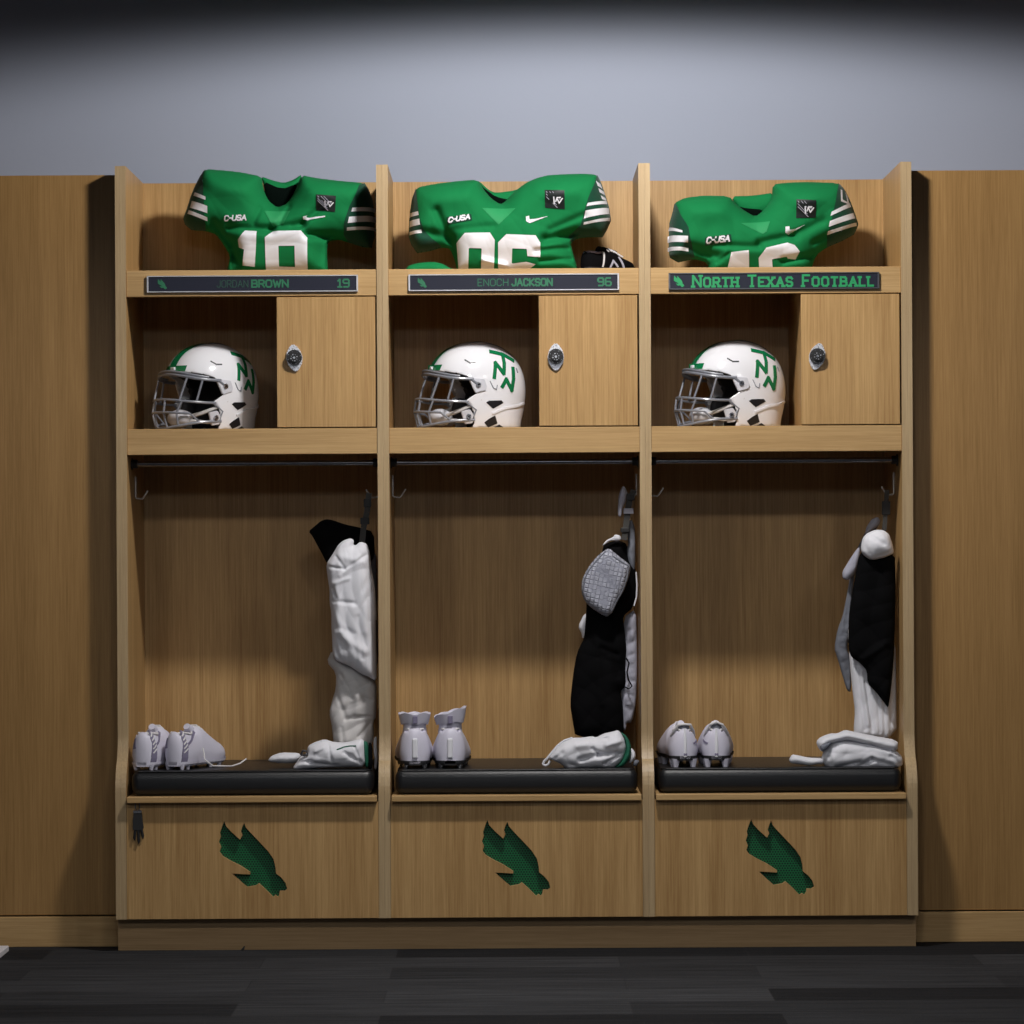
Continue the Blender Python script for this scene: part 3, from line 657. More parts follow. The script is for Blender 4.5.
    for s_ in (-1, 1):
        fm.tube([pt(A, s_ * 42), pt(B, s_ * 40)], .0034, 8); fm.tube([pt(A, s_ * 66), pt(B, s_ * 66)], .0034, 8)
        fm.tube([pt(B, s_ * 14), pt(Cc, s_ * 14), pt(Dd, s_ * 14)], .0034, 8)
        fm.tube([pt(B, s_ * 44), pt(Cc, s_ * 40), pt(Dd, s_ * 34)], .0034, 8)
        fm.tube([pt(B, s_ * 88), (-.036, s_ * .106, -.07), pt(Dd, s_ * 88)], .0036, 8)
        fm.tube([pt(Cc, s_ * 62), pt(Dd, s_ * 66)], .0030, 8)
        fm.tube([pt(A, s_ * 88), (-.03, s_ * .116, .0)], .0042, 8)
    mk = fm.build('facemask', M['hgrey'], core, smooth=True, local=True); parts.append(mk)
    # chin cup and straps
    cc = MB(); cc.ball((-.115, 0, -.088), .034, (1, 1.35, .75)); ch = cc.build('chin_cup', M['hclip'], core, smooth=True, local=True); parts.append(ch)
    for s_ in (-1, 1):
        MB().tube([(-.11, s_ * .035, -.085), (-.09, s_ * .075, -.075), (-.055, s_ * .098, -.06), (-.02, s_ * .108, -.04)], .0055, 6).build('chin_strap', M['offwhite'], ch, smooth=True, local=True)
        MB().tube([(-.11, s_ * .035, -.095), (-.08, s_ * .08, -.1), (-.045, s_ * .095, -.1)], .005, 6).build('chin_strap', M['offwhite'], ch, smooth=True, local=True)
    for s_ in (-1, 1): parts.append(MB().ball((-.03, s_ * .082, -.065), .03, (.9, .45, 1.2)).build('jaw_pad', M['hpad'], core, smooth=True, local=True))
    for p_ in parts: 
        if p_.parent == core: p_.location = (0, 0, z0)
    return r
hx = at(477.5, 385, .2)[0]
h2 = make_helmet('white football helmet with grey facemask in the middle locker', (hx, .22, Z_S2T), PHI)
h2.scale = (1, 1, 1.04)
h3 = copy_tree(h2); h3.location.x = at(738, 385, .2)[0]; h3['label'] = 'white football helmet with grey facemask on the right-hand locker\'s shelf'
h1 = copy_tree(h2); h1.location.x = at(211.5, 385, .2)[0]; h1.rotation_euler.z = math.radians(39); 
for ch in h1.children:
    if ch.name.startswith('nose_bumper'): ch.data = ch.data.copy(); ch.data.materials[0] = M['hblack']
h1['label'] = 'white football helmet turned most to the front, left locker'
# ================================================================== JERSEYS
def swoosh_line(a): return a
def jersey(idx, label, o, s, Y, silh, lsleeve, rsleeve, stripes, nums, cusa, patchbg, swoosh, badge, neck_back, neck_dark, gusset, extra, creases, bumps, seed):
    def wp(p, sm=0, y=Y): return wpoly(p, y, o, s, sm)
    cx, _ = at(o[0] + 480 / s, o[1], Y)
    r = root('football_jersey', label, 'jersey', (cx, Y, Z_S1T))
    full = wp(silh, 1)
    cre = [(at(o[0] + a / s, o[1] + b / s, Y), at(o[0] + c / s, o[1] + d / s, Y), wd, am) for a, b, c, d, wd, am in creases]
    bps = [(at(o[0] + a / s, o[1] + b / s, Y), rx, rz, am) for a, b, rx, rz, am in bumps]
    F = Field(full, Y, .105, .075, cre, bps, .0022, 20, seed)
    body = sheet('body', F, full, M['green'], r, h=.0028)
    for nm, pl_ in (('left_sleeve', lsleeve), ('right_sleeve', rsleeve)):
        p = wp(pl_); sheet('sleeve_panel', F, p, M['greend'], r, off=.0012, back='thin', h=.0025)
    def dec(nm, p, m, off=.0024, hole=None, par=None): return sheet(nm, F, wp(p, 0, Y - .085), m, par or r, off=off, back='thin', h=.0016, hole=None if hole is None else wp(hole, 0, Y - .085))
    for st in stripes: dec('sleeve_stripe', st, M['white'])
    for nm, p, hl in nums: dec('number', p, M['white'], hole=hl)
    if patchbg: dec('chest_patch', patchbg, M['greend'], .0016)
    def fm(u, v):
        x, z = at(o[0] + u / s, o[1] + v / s, Y - .085); return (x, Y - float(F.front(x, z)) - .003, z), (0, -1, 0)
    (x0, y0), (x1, y1), ht = cusa
    ls, tot = strokes('C-USA', .25); L = math.hypot(x1 - x0, y1 - y0)
    def tm(u, v): return fm(x0 + (x1 - x0) * u + .15 * v * ht, y0 + (y1 - y0) * u - v * ht)
    V = [[(a / tot, b) for a, b in l] for l in ls]
    lettering('conference_mark', [[(x0 + (x1 - x0) * a + .18 * b * ht, y0 + (y1 - y0) * a - b * ht) for a, b in l] for l in V], 6.0, fm, M['white'], r, .0006)
    dec('swoosh_mark', swoosh, M['white'])
    bd = dec('square_patch', badge, M['navyink'])
    bx = np.array(badge, float)
    def bq(u, v): q = bx[0] * (1 - u) * (1 - v) + bx[1] * u * (1 - v) + bx[2] * u * v + bx[3] * (1 - u) * v; return float(q[0]), float(q[1])
    bl = []
    for a in (.1, .25, .4): bl.append([bq(.08, a), bq(.5 + a * .3, min(.95, a + .55))])
    for a in (.25, .4): bl.append([bq(a, .1), bq(min(.92, a + .4), .55)])
    lettering('patch_lines', bl, 2.2, fm, M['lavcloth'], bd, .0014)
    lettering('patch_lines', [[bq(.45, .4), bq(.47, .75)], [bq(.55, .62), bq(.62, .42), bq(.78, .4)], [bq(.62, .48), bq(.72, .7), bq(.88, .45)]], 5., fm, M['white'], bd, .0014)
    # back of the neck seen through the collar, and the dark inside
    Yb = Y + .045
    Fb = Field(wp(neck_back, 1, Yb), Yb, .02, .03, (), (), .001, 30, seed + 1); nb = sheet('back_collar', Fb, Fb.poly, M['green'], r, h=.0028)
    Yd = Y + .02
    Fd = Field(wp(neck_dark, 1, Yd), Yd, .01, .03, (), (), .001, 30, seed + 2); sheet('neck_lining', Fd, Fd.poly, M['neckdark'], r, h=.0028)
    if gusset: dec('collar_gusset', gusset, M['greenl'], .0018)
    for nm, p, m, tT, yy in extra:
        Fe = Field(wp(p, 1, yy), yy, tT, .03, (), (), .002, 40, seed + 3); sheet(nm, Fe, Fe.poly, M[m], r, h=.0025)
    # collar binding follows the neckline
    return r, F, fm, dec
J1 = jersey(0, 'green football jersey numbered 19 slumped on the top shelf, left locker', (170, 155), 4.6545, .24,
    [(165, 66), (250, 72), (340, 82), (425, 100), (432, 135), (440, 175), (460, 215), (500, 245), (545, 228), (580, 175), (612, 93), (680, 108), (800, 122), (905, 130), (925, 160), (945, 215), (952, 290), (952, 380), (940, 432), (900, 430), (830, 408), (790, 395), (738, 400), (730, 450), (735, 530), (735, 556), (270, 556), (268, 530), (280, 470), (250, 420), (215, 370), (170, 355), (100, 350), (70, 325), (62, 295), (80, 250), (95, 200), (115, 150), (140, 100)],
    [(165, 66), (140, 100), (115, 150), (95, 200), (80, 250), (62, 295), (70, 325), (100, 350), (170, 355), (174, 330), (172, 250), (166, 150), (160, 100)],
    [(905, 130), (925, 160), (945, 215), (952, 290), (952, 380), (940, 432), (900, 430), (830, 408), (812, 380), (820, 320), (840, 260), (870, 200), (885, 150)],
    [[(112, 170), (168, 197), (168, 213), (106, 186)], [(98, 210), (176, 240), (176, 273), (90, 243)], [(84, 254), (174, 291), (174, 308), (78, 270)], [(850, 248), (948, 238), (948, 258), (845, 266)], [(835, 290), (952, 278), (952, 305), (828, 319)], [(825, 338), (952, 330), (952, 345), (822, 352)]],
    [('1', [(316, 395), (350, 352), (405, 355), (400, 440), (392, 518), (335, 512), (345, 440), (320, 430)], None), ('9', [(443, 385), (480, 355), (610, 353), (640, 385), (638, 540), (443, 540)], [(505, 423), (580, 423), (580, 518), (505, 516)])],
    ((255, 308), (355, 305), 22), None, [(620, 290), (622, 302), (640, 305), (724, 291), (724, 285), (650, 294), (634, 292), (640, 284)], [(683, 188), (775, 195), (770, 268), (682, 258)],
    [(422, 98), (470, 116), (530, 131), (575, 115), (616, 88), (600, 160), (560, 185), (480, 185), (440, 155)], [(430, 120), (520, 160), (600, 130), (570, 210), (500, 256), (450, 225)], [(440, 260), (560, 260), (530, 320), (480, 335)], [],
    [(285, 350, 480, 358, .012, -.022), (480, 358, 620, 335, .012, -.018), (620, 335, 720, 250, .010, -.014), (210, 330, 290, 420, .012, -.02), (650, 380, 760, 390, .012, -.03), (430, 260, 400, 330, .008, -.008), (560, 250, 520, 330, .008, -.007), (300, 470, 330, 520, .008, -.012), (480, 370, 560, 350, .006, .006), (180, 100, 360, 200, .03, .008)],
    [(300, 180, .08, .04, .02), (760, 180, .08, .04, .022), (500, 480, .12, .045, -.025), (700, 470, .02, .05, -.02), (300, 470, .02, .05, -.02)], 3)
J2 = jersey(1, 'green football jersey numbered 96 with dark shoe beside it, middle locker', (395, 155), 4.267, .24,
    [(90, 140), (160, 125), (260, 112), (355, 105), (380, 150), (410, 185), (450, 212), (475, 195), (500, 165), (530, 140), (560, 118), (600, 100), (660, 85), (740, 82), (800, 80), (862, 84), (880, 120), (900, 180), (915, 230), (922, 280), (905, 320), (885, 352), (840, 350), (780, 355), (750, 375), (760, 420), (775, 470), (780, 508), (268, 508), (255, 450), (235, 400), (200, 395), (150, 410), (95, 420), (70, 385), (58, 350), (60, 290), (65, 235), (72, 190)],
    [(90, 140), (72, 190), (65, 235), (60, 290), (58, 350), (70, 385), (95, 420), (150, 410), (200, 395), (160, 365), (125, 330), (108, 280), (100, 220), (92, 170)],
    [(862, 84), (880, 120), (900, 180), (915, 230), (922, 280), (905, 320), (885, 352), (840, 350), (780, 355), (750, 375), (740, 350), (790, 310), (803, 260), (820, 200), (850, 130)],
    [[(62, 242), (98, 240), (101, 256), (60, 260)], [(60, 276), (104, 272), (107, 298), (60, 303)], [(60, 323), (112, 318), (115, 331), (60, 337)], [(822, 208), (905, 190), (908, 204), (816, 222)], [(812, 240), (914, 220), (919, 246), (806, 272)], [(806, 288), (920, 262), (922, 275), (804, 298)], [(858, 108), (878, 118), (886, 138), (866, 130)], [(868, 140), (894, 150), (898, 165), (874, 158)], [(878, 170), (900, 178), (904, 190), (884, 186)]],
    [('9', [(262, 375), (298, 335), (405, 333), (426, 365), (422, 490), (366, 488), (370, 400), (315, 398), (312, 484), (270, 484)], None), ('6', [(440, 375), (475, 340), (600, 345), (620, 375), (620, 436), (565, 432), (562, 402), (500, 400), (498, 462), (560, 455), (600, 465), (570, 485), (470, 492), (440, 480)], None)],
    ((229, 290), (318, 275), 19), [(220, 268), (326, 254), (330, 282), (224, 299)], [(558, 265), (560, 285), (575, 293), (656, 262), (600, 275), (574, 277), (572, 262)], [(638, 153), (722, 157), (724, 235), (640, 228)],
    [(352, 104), (400, 150), (430, 162), (520, 150), (560, 125), (540, 200), (450, 225), (400, 190)], [(360, 125), (385, 145), (430, 178), (490, 192), (480, 205), (450, 220), (405, 195)], [(372, 228), (515, 228), (442, 300)], [('hem', [(45, 486), (60, 470), (100, 460), (160, 455), (200, 462), (240, 485), (300, 498), (300, 512), (45, 512)], 'green', .03, .12)],
    [(120, 340, 240, 360, .014, -.02), (180, 250, 240, 390, .012, -.018), (640, 370, 760, 345, .014, -.03), (600, 420, 760, 400, .008, -.012), (660, 330, 800, 270, .010, -.010), (620, 460, 750, 450, .007, -.012), (380, 460, 470, 480, .008, .02), (250, 330, 420, 315, .010, -.006)],
    [(240, 190, .08, .04, .02), (720, 170, .08, .045, .024), (440, 440, .10, .035, -.018), (700, 430, .05, .03, -.02)], 5)
J3 = jersey(2, 'green football jersey leaning left above the NORTH TEXAS FOOTBALL plate', (655, 165), 4.096, .24,
    [(80, 155), (120, 135), (200, 125), (305, 128), (330, 160), (370, 190), (410, 212), (440, 190), (478, 140), (482, 80), (540, 72), (640, 70), (750, 74), (775, 100), (800, 150), (820, 205), (833, 245), (815, 285), (770, 310), (700, 340), (660, 370), (640, 425), (640, 452), (225, 452), (215, 400), (160, 385), (95, 400), (60, 380), (55, 340), (58, 240), (70, 200)],
    [(80, 155), (70, 200), (58, 240), (55, 340), (60, 380), (95, 400), (160, 385), (150, 350), (138, 310), (130, 265), (100, 215)],
    [(750, 74), (775, 100), (800, 150), (820, 205), (833, 245), (815, 285), (770, 310), (700, 340), (695, 300), (705, 260), (718, 200), (735, 120)],
    [[(62, 248), (112, 268), (112, 277), (60, 262)], [(57, 283), (134, 292), (135, 318), (57, 310)], [(57, 330), (138, 338), (139, 352), (58, 346)], [(720, 195), (802, 152), (808, 168), (716, 212)], [(714, 232), (818, 192), (824, 215), (710, 255)], [(708, 272), (830, 232), (832, 245), (706, 286)], [(762, 98), (770, 100), (768, 142), (797, 152), (797, 160), (760, 150)], [(784, 105), (792, 115), (800, 168), (792, 168)]],
    [('4', [(312, 358), (383, 350), (390, 440), (295, 440)], None), ('6', [(425, 380), (455, 340), (540, 320), (570, 330), (592, 355), (577, 386), (545, 382), (540, 375), (480, 385), (487, 440), (432, 440)], None)],
    ((210, 322), (302, 314), 22), [(202, 300), (310, 286), (313, 318), (205, 332)], [(532, 255), (532, 280), (545, 287), (616, 245), (570, 265), (549, 268), (548, 254)], [(575, 145), (655, 150), (655, 218), (575, 220)],
    [(308, 128), (400, 126), (492, 112), (488, 180), (440, 200), (400, 205), (350, 190)], [(340, 170), (380, 178), (440, 182), (436, 205), (408, 220), (370, 200)], [(350, 240), (470, 232), (455, 275), (440, 285)], [],
    [(130, 345, 250, 380, .014, -.022), (420, 330, 560, 300, .012, -.016), (560, 300, 680, 240, .012, -.010), (640, 330, 700, 300, .01, -.01), (230, 340, 420, 345, .01, -.012), (250, 405, 300, 370, .006, -.008), (520, 400, 640, 380, .01, -.018)],
    [(230, 200, .07, .035, .02), (620, 150, .08, .04, .024), (430, 400, .12, .03, -.02)], 9)
# ================================================================== CLEATS
def make_shoe(label, loc, rz, style='low', m='shoew', sole='shoew', L=.285, wk=1., lean=0., group=None, stud='shoew', hk=1.2, tp=.2, z0=.014, sr=.0085):
    r = root('cleat', label, 'shoe', loc, rz, group)
    S_ = [0, .03, .08, .15, .25, .35, .45, .55, .65, .75, .84, .91, .96, .99]
    Wd = [.014, .025, .033, .0365, .0365, .035, .036, .040, .0445, .0465, .045, .038, .027, .012]
    Hh = [.060, .078, .086, .084, .080, .084, .090, .082, .068, .056, .048, .042, .036, .026]
    nu = 28; Ss = np.linspace(0, .99, 46)
    if style == 'high': Hh = [.075, .092, .098, .098, .096, .096, .094, .084, .068, .056, .048, .042, .036, .026]
    Hh = [a * hk for a in Hh]; V, F = [], []
    for si in Ss:
        wd = np.interp(si, S_, Wd) * wk; hh = np.interp(si, S_, Hh); y = -L * .15 + si * L
        for k in range(nu + 1):
            a = math.pi * k / nu; e = .62
            cx_ = -math.cos(a); sz = math.sin(a)
            x = wd * math.copysign(abs(cx_) ** .75, cx_); z = hh * abs(sz) ** e
            if z < .02: x *= .86 + .14 * z / .02
            # heel counter narrows toward the collar
            if si < .4: x *= 1 - tp * (z / hh) ** 3
            if .05 < si < .37 and style != 'closed':
                q = 1 - min(abs(cx_) / .62, 1) ** 3; dp = math.sin(math.pi * (si - .05) / .32) ** .5
                z -= .05 * q * dp
            V.append((x, y, z0 + z))
    for i in range(len(Ss) - 1):
        for k in range(nu): F.append((i * (nu + 1) + k, (i + 1) * (nu + 1) + k, (i + 1) * (nu + 1) + k + 1, i * (nu + 1) + k + 1))
    F.append(tuple(range(nu, -1, -1))[::-1]); n = (len(Ss) - 1) * (nu + 1); F.append(tuple(range(n, n + nu + 1)))
    up = mesh('upper', V, F, M[m], r, smooth=True, local=True)
    # outsole
    V, F = [], []; ns = 40
    for lvl, (zz, kk) in enumerate(((z0 - .004, .84), (z0 + .002, .97), (z0 + .009, 1.0))):
        for sgn in (1, -1):
            for i in range(ns):
                si = Ss[0] + .99 * (i / (ns - 1) if sgn > 0 else 1 - i / (ns - 1)); V.append((sgn * (np.interp(si, S_, Wd) * wk * kk + .0006), -L * .15 + si * L * (1.004), zz + (.006 * max(0, si - .8) / .2)))
    n2 = ns * 2
    for l in range(2):
        for i in range(n2): F.append((l * n2 + i, l * n2 + (i + 1) % n2, (l + 1) * n2 + (i + 1) % n2, (l + 1) * n2 + i))
    F.append(tuple(range(n2))[::-1])
    so = mesh('outsole', V, F, M[sole], r, smooth=False, local=True)
    for (sy, sx_) in ((.06, .021), (.06, -.021), (.16, .024), (.16, -.024), (.62, .03), (.62, -.03), (.78, .034), (.78, -.034), (.92, .018), (.92, -.018)):
        b = MB(); y = -L * .15 + sy * L; b.tube([(sx_ * wk, y, z0), (sx_ * wk, y, .0)], [sr, sr * .56], 8); b.build('stud', M[stud], so, smooth=True, local=True)
    # collar binding
    pts = []
    for k in range(25):
        a = 2 * math.pi * k / 24; si = .20 + .165 * math.cos(a); wd = np.interp(si, S_, Wd) * wk; hh = np.interp(si, S_, Hh)
        pts.append((wd * .60 * math.sin(a), -L * .15 + si * L, z0 + hh * .90))
    MB().tube(pts, .0035, 8, cap=False).build('collar', M['lace' if style != 'black' else 'shoeg'], r, smooth=True, local=True)
    # tongue and laces
    tg = MB(); y1 = -L * .15 + .36 * L
    tg.tube([(0, y1 - .012, z0 + .090 * hk), (0, y1 + .006, z0 + .080 * hk), (0, y1 + .05, z0 + .068 * hk)], [.010, .015, .014], 12); tg_ = tg.build('tongue', M[m], r, smooth=True, local=True)
    lc = MB()
    for k in range(6):
        si = .40 + k * .055; hh = np.interp(si, S_, Hh) + .003; y = -L * .15 + si * L; wd = .02
        lc.tube([(-wd, y, z0 + hh * .86), (-wd * .4, y + .004, z0 + hh * .99), (wd * .4, y + .006, z0 + hh * .99), (wd, y + .010, z0 + hh * .86)], .0024, 6)
    lc.build('laces', M['lace'], r, smooth=True, local=True)
    return r
def heel_map(V):
    pass
def shoe_stripe(r, pts, wdt, m, name='stripe', wk=1., side=-1, L=.285, style='low', hk=1.2, tp=.2):
    """pts (s along, v up 0..1) on one flank of the upper; wraps round the heel for negative s"""
    S_ = [0, .03, .08, .15, .25, .35, .45, .55, .65, .75, .84, .91, .96, .99]
    Wd = [.014, .025, .033, .0365, .0365, .035, .036, .040, .0445, .0465, .045, .038, .027, .012]
    Hh = [.060, .078, .086, .084, .080, .084, .090, .082, .068, .056, .048, .042, .036, .026]
    Hh = [a * hk for a in Hh]
    def f(u, v):
        si = max(u / L, 0); z = v; hh = float(np.interp(si, S_, Hh)); wd = float(np.interp(si, S_, Wd)) * wk
        q = max(0., min(z / hh, .98)); sz = q ** (1 / .62); cx_ = math.sqrt(max(0, 1 - sz * sz)); x = wd * cx_ ** .75
        if z < .02: x *= .86 + .14 * z / .02
        if si < .4: x *= 1 - tp * q ** 3
        return Vector((side * (x + .001), -L * .15 + si * L, .014 + z)), Vector((side, 0, 0))
    return lettering(name, [[(a * L, b) for a, b in pts]], wdt, f, m, r, .0012, 5, local=True)
# left locker pair, toes to the right and back
zc = ZC
def place(px, Y): return at(px, 700, Y)[0]
s1 = make_shoe('white cleat at the left end of the left locker\'s seat, heel to front', (place(146, -.0), .002, zc), math.radians(-15), L=.27, wk=1.14)
s2 = make_shoe('white cleat with a loose lace trailing right, left locker', (place(178.5, .0), .012, zc), math.radians(-24), L=.27, wk=1.1)
for sh_ in (s1, s2):
    k_ = dict(side=1, L=.27, wk=1.125)
    shoe_stripe(sh_, [(.055, .006), (.06, .03), (.075, .055)], .016, M['shoeg'], **k_)
    shoe_stripe(sh_, [(.075, .05), (.07, .075), (.09, .095)], .011, M['shoeg'], **k_)
    shoe_stripe(sh_, [(.075, .055), (.20, .070), (.34, .092)], .006, M['shoeg'], **k_)
    for k in range(5): shoe_stripe(sh_, [(.050 + .003 * k, .036 + .012 * k), (.095 + .003 * k, .047 + .012 * k)], .0032, M['lace'], **k_)
    shoe_stripe(sh_, [(.02, .004), (.30, .004), (.6, .005), (.9, .008)], .004, M['shoeg'], **k_)
    shoe_stripe(sh_, [(.02, .05), (.03, .06), (.04, .075)], .006, M['shoeg'], side=-1, L=.27, wk=1.125)
lb = MB(); e = [at(203, 748, .02), at(205, 760, -.0), at(213, 766, -.03), at(232, 766, -.03), at(240, 763.5, -.02), at(246, 759, .01)]
yy = [.02, .0, -.03, -.035, -.01, .02]
pp = [Vector((p[0], y, max(p[1], zc + .002))) for p, y in zip(e, yy)]
iv = s2.matrix_basis.inverted()
MB().tube([iv @ p for p in pp], .0022, 6).build('loose_lace', M['lace'], s2, smooth=True, local=True)
# middle locker high tops, seen from the heel
def ankle(r, flip, dz):
    """folded knit ankle collar standing above the heel"""
    V, F = [], []; n = 28; rows = [(-.012, .036, 1), (.008, .033, 1), (.022, .036, 1), (.044, .046, 1), (.046, .042, 1), (.030, .030, 1), (.006, .025, 1)]
    for j, (zz, rad, _) in enumerate(rows):
        for k in range(n):
            a = 2 * math.pi * k / n; q = .004 * math.sin(3 * a + flip) * (j in (3, 4)); sl = flip * .34 * rad * math.cos(a) * (zz / .046)
            V.append((rad * math.cos(a) * 1.0, .018 + rad * math.sin(a) * 1.15, .112 + zz * dz + q + sl))
    for j in range(len(rows) - 1):
        for k in range(n): F.append((j * n + k, j * n + (k + 1) % n, (j + 1) * n + (k + 1) % n, (j + 1) * n + k))
    o_ = mesh('ankle_cuff', V, F, M['shoew'], r, smooth=True, local=True)
    V, F = [], []
    for j, (zz, rad) in enumerate(((.016, .040), (.026, .043), (.046, .0475))):
        for k in range(n):
            a = 2 * math.pi * k / n; q = .003 * math.sin(5 * a + flip); sl = flip * .34 * rad * math.cos(a) * (zz / .046)
            V.append((rad * math.cos(a), .018 + rad * math.sin(a) * 1.15 - .001, .112 + zz * dz + q + sl))
    for j in range(2):
        for k in range(n): F.append((j * n + k, j * n + (k + 1) % n, (j + 1) * n + (k + 1) % n, (j + 1) * n + k))
    mesh('cuff_band', V, F, M['shoew'], o_, smooth=True, local=True)
    MB().box(-.006, .008, -.040, -.030, .130, .152, .001, 1).build('pull_tab', M['shoeg'], o_, local=True)
s3 = make_shoe('white high-topped cleat against the divider, left of its pair', (place(414.5, .0), .005, zc), math.radians(2), 'high', wk=1.26, hk=1.12, tp=.12, sole='shoeb', stud='steel')
s4 = make_shoe('white high-topped cleat with its ankle cuff tilted, right of its pair', (place(450, .0), .005, zc), math.radians(0), 'high', wk=1.26, hk=1.12, tp=.12, sole='shoeb', stud='steel')
ankle(s3, -.0, 1.0); ankle(s4, .9, 1.1)
for sh_ in (s3, s4):
    MB().box(-.008, .008, -.049, -.040, .03, .088, .004, 2).build('heel_strip', M['white'], sh_, local=True)
s5 = make_shoe('low white cleat seen from its heel, left of the right locker\'s pair', (place(683, .0), .005, zc), math.radians(5), wk=1.20, tp=.42, z0=.024, sr=.013, hk=1.1, sole='shoeb')
s6 = make_shoe('low white cleat with a rounded heel top, right of the right locker\'s pair', (place(716, .0), .005, zc), math.radians(-2), wk=1.20, tp=.42, z0=.024, sr=.013, hk=1.1, sole='shoeb')
for sh_, f_ in ((s5, 1), (s6, -1)):
    MB().tube([(0, -.045, .030), (0, -.045, .08), (0, -.036, .112)], [.005, .0045, .003], 8).build('heel_ridge', M['white'], sh_, smooth=True, local=True)
    MB().tube([(-.034, .012, .088), (-.028, -.014, .104), (-.018, -.026, .122), (0, -.030, .130 if f_ < 0 else .124), (.018, -.026, .122), (.028, -.014, .104), (.034, .012, .088)], .0038, 8).build('heel_collar', M['lace'], sh_, smooth=True, local=True)
    MB().tube([(0, -.012, .080), (0, -.012, .124)], [.026, .014], 14).build('heel_lining', M['greycloth'], sh_, smooth=True, local=True)
    MB().box(-.005, .005, -.0500, -.046, .034, .041, .001, 1).build('heel_mark', M['shoeg'], sh_, local=True)
    shoe_stripe(sh_, [(.03, .055), (.1, .064)], .004, M['shoeg'], side=f_, wk=1.22)
# dark shoe by the middle jersey
s7 = make_shoe('black cleat with white laces lying beside the number 96 jersey', (at(590, 262, .3)[0], .29, Z_S1T), math.radians(-58), 'black', m='blackcloth', sole='shoeb', L=.18, wk=.8, stud='shoeb', hk=.72)
shoe_stripe(s7, [(.30, .012), (.36, .055)], .005, M['lace'], side=1, L=.18, wk=.8, hk=.72); shoe_stripe(s7, [(.7, .006), (.62, .04)], .006, M['lavcloth'], side=1, L=.18, wk=.8, hk=.72)
shoe_stripe(s7, [(.45, .01), (.5, .03), (.58, .012)], .005, M['lavcloth'], side=1, L=.18, wk=.8, hk=.72)
# ================================================================== HANGING CLOTHES
ZB = lambda o, s, l: l
A1 = ((300, 480), 7.31); A2 = ((310, 610), 6.827)
def conv(pts, frm, to):
    (ox, oy), s = frm; (tx, ty), t = to; return [((ox + a / s - tx) * t, (oy + b / s - ty) * t) for a, b in pts]
def strap(name, label, pts, Y, wd, m, cat='strap', buckles=()):
    p = [at(a, b, Y) for a, b in pts]; V, F = [], []
    qs = []
    r = root(name, label, cat, (p[-1][0], Y, p[-1][1]))
    mb = MB()
    for (x0, z0), (x1, z1) in zip(p, p[1:]):
        L = math.hypot(x1 - x0, z1 - z0); nx, nz = -(z1 - z0) / L * wd / 2, (x1 - x0) / L * wd / 2
        mb.prism([(x0 + nx, z0 + nz), (x1 + nx, z1 + nz), (x1 - nx, z1 - nz), (x0 - nx, z0 - nz)], Y - .0025, Y + .0025)
    mb.build('webbing', M[m], r)
    for (bx_, by_, bw, bh, bm_) in buckles:
        x, z = at(bx_, by_, Y); MB().box(x - bw / 2, x + bw / 2, Y - .008, Y + .006, z - bh / 2, z + bh / 2, .002, 2).build('buckle', M[bm_], r)
    return r
# left locker
cloth('black_garment', [(62, 375), (110, 335), (150, 300), (190, 285), (240, 292), (330, 325), (440, 348), (540, 380), (548, 560), (480, 640), (220, 640), (185, 590), (150, 520), (90, 410)], .25, .035, .05, M['blackcloth'], 'black garment spread behind the long white shirt, left locker', 'clothing', o=A1[0], s=A1[1], nz=.003)
up_ = [(190, 615), (240, 540), (280, 470), (320, 440), (370, 425), (395, 440), (390, 475), (405, 480), (440, 450), (490, 465), (512, 540), (520, 640), (545, 760), (556, 900), (560, 1024)]
dn_ = conv([(448, 60), (450, 200), (455, 350), (455, 490), (400, 455), (350, 440), (270, 380), (180, 350), (155, 310), (150, 200), (145, 100), (145, 20)], A2, A1)
cloth('white_shirt', up_ + dn_ + [(215, 900), (215, 800), (200, 700)], .075, .045, .045, M['whitecloth'], 'long white shirt hanging gathered by the divider, left locker', 'shirt', o=A1[0], s=A1[1],
      cr=[(250, 1100, 480, 1250, .012, .012), (260, 760, 300, 1100, .010, .010), (450, 620, 480, 1100, .014, .008), (200, 630, 330, 650, .004, -.010), (330, 650, 500, 540, .005, -.008), (270, 560, 320, 630, .004, -.008), (240, 790, 270, 860, .004, -.014), (230, 880, 400, 900, .006, -.008), (400, 900, 520, 700, .008, -.006), (300, 700, 440, 560, .006, .006), (230, 760, 360, 720, .006, .006), (510, 650, 520, 1024, .006, -.008), (240, 960, 420, 1300, .012, .008), (430, 1000, 460, 1300, .006, -.006), (250, 1200, 330, 1420, .008, -.008), (300, 560, 480, 600, .010, .006), (300, 1080, 400, 1120, .008, -.006)], nz=.0032, nf=30, seed=4, stretch=(1.4, .6))
cloth('white_undershirt', [(112, 355), (150, 270), (250, 330), (350, 380), (455, 470), (455, 728), (432, 760), (436, 880), (400, 965), (170, 965), (160, 900), (150, 800), (130, 700), (150, 620), (175, 540), (178, 430)], .13, .04, .035, M['offwhite'], 'off-white shirt bunched below the long white shirt, left locker', 'shirt', o=A2[0], s=A2[1],
      cr=[(215, 440, 290, 600, .005, -.010), (180, 560, 250, 740, .006, -.008), (250, 740, 400, 720, .005, -.010), (320, 540, 400, 500, .005, -.010), (305, 720, 455, 728, .004, -.010), (380, 590, 450, 620, .004, -.012), (340, 860, 440, 740, .006, -.012), (160, 800, 200, 950, .005, -.006), (220, 800, 240, 950, .005, -.006), (330, 580, 320, 700, .01, .012), (230, 480, 260, 560, .006, .010)], nz=.003, nf=34, seed=6)
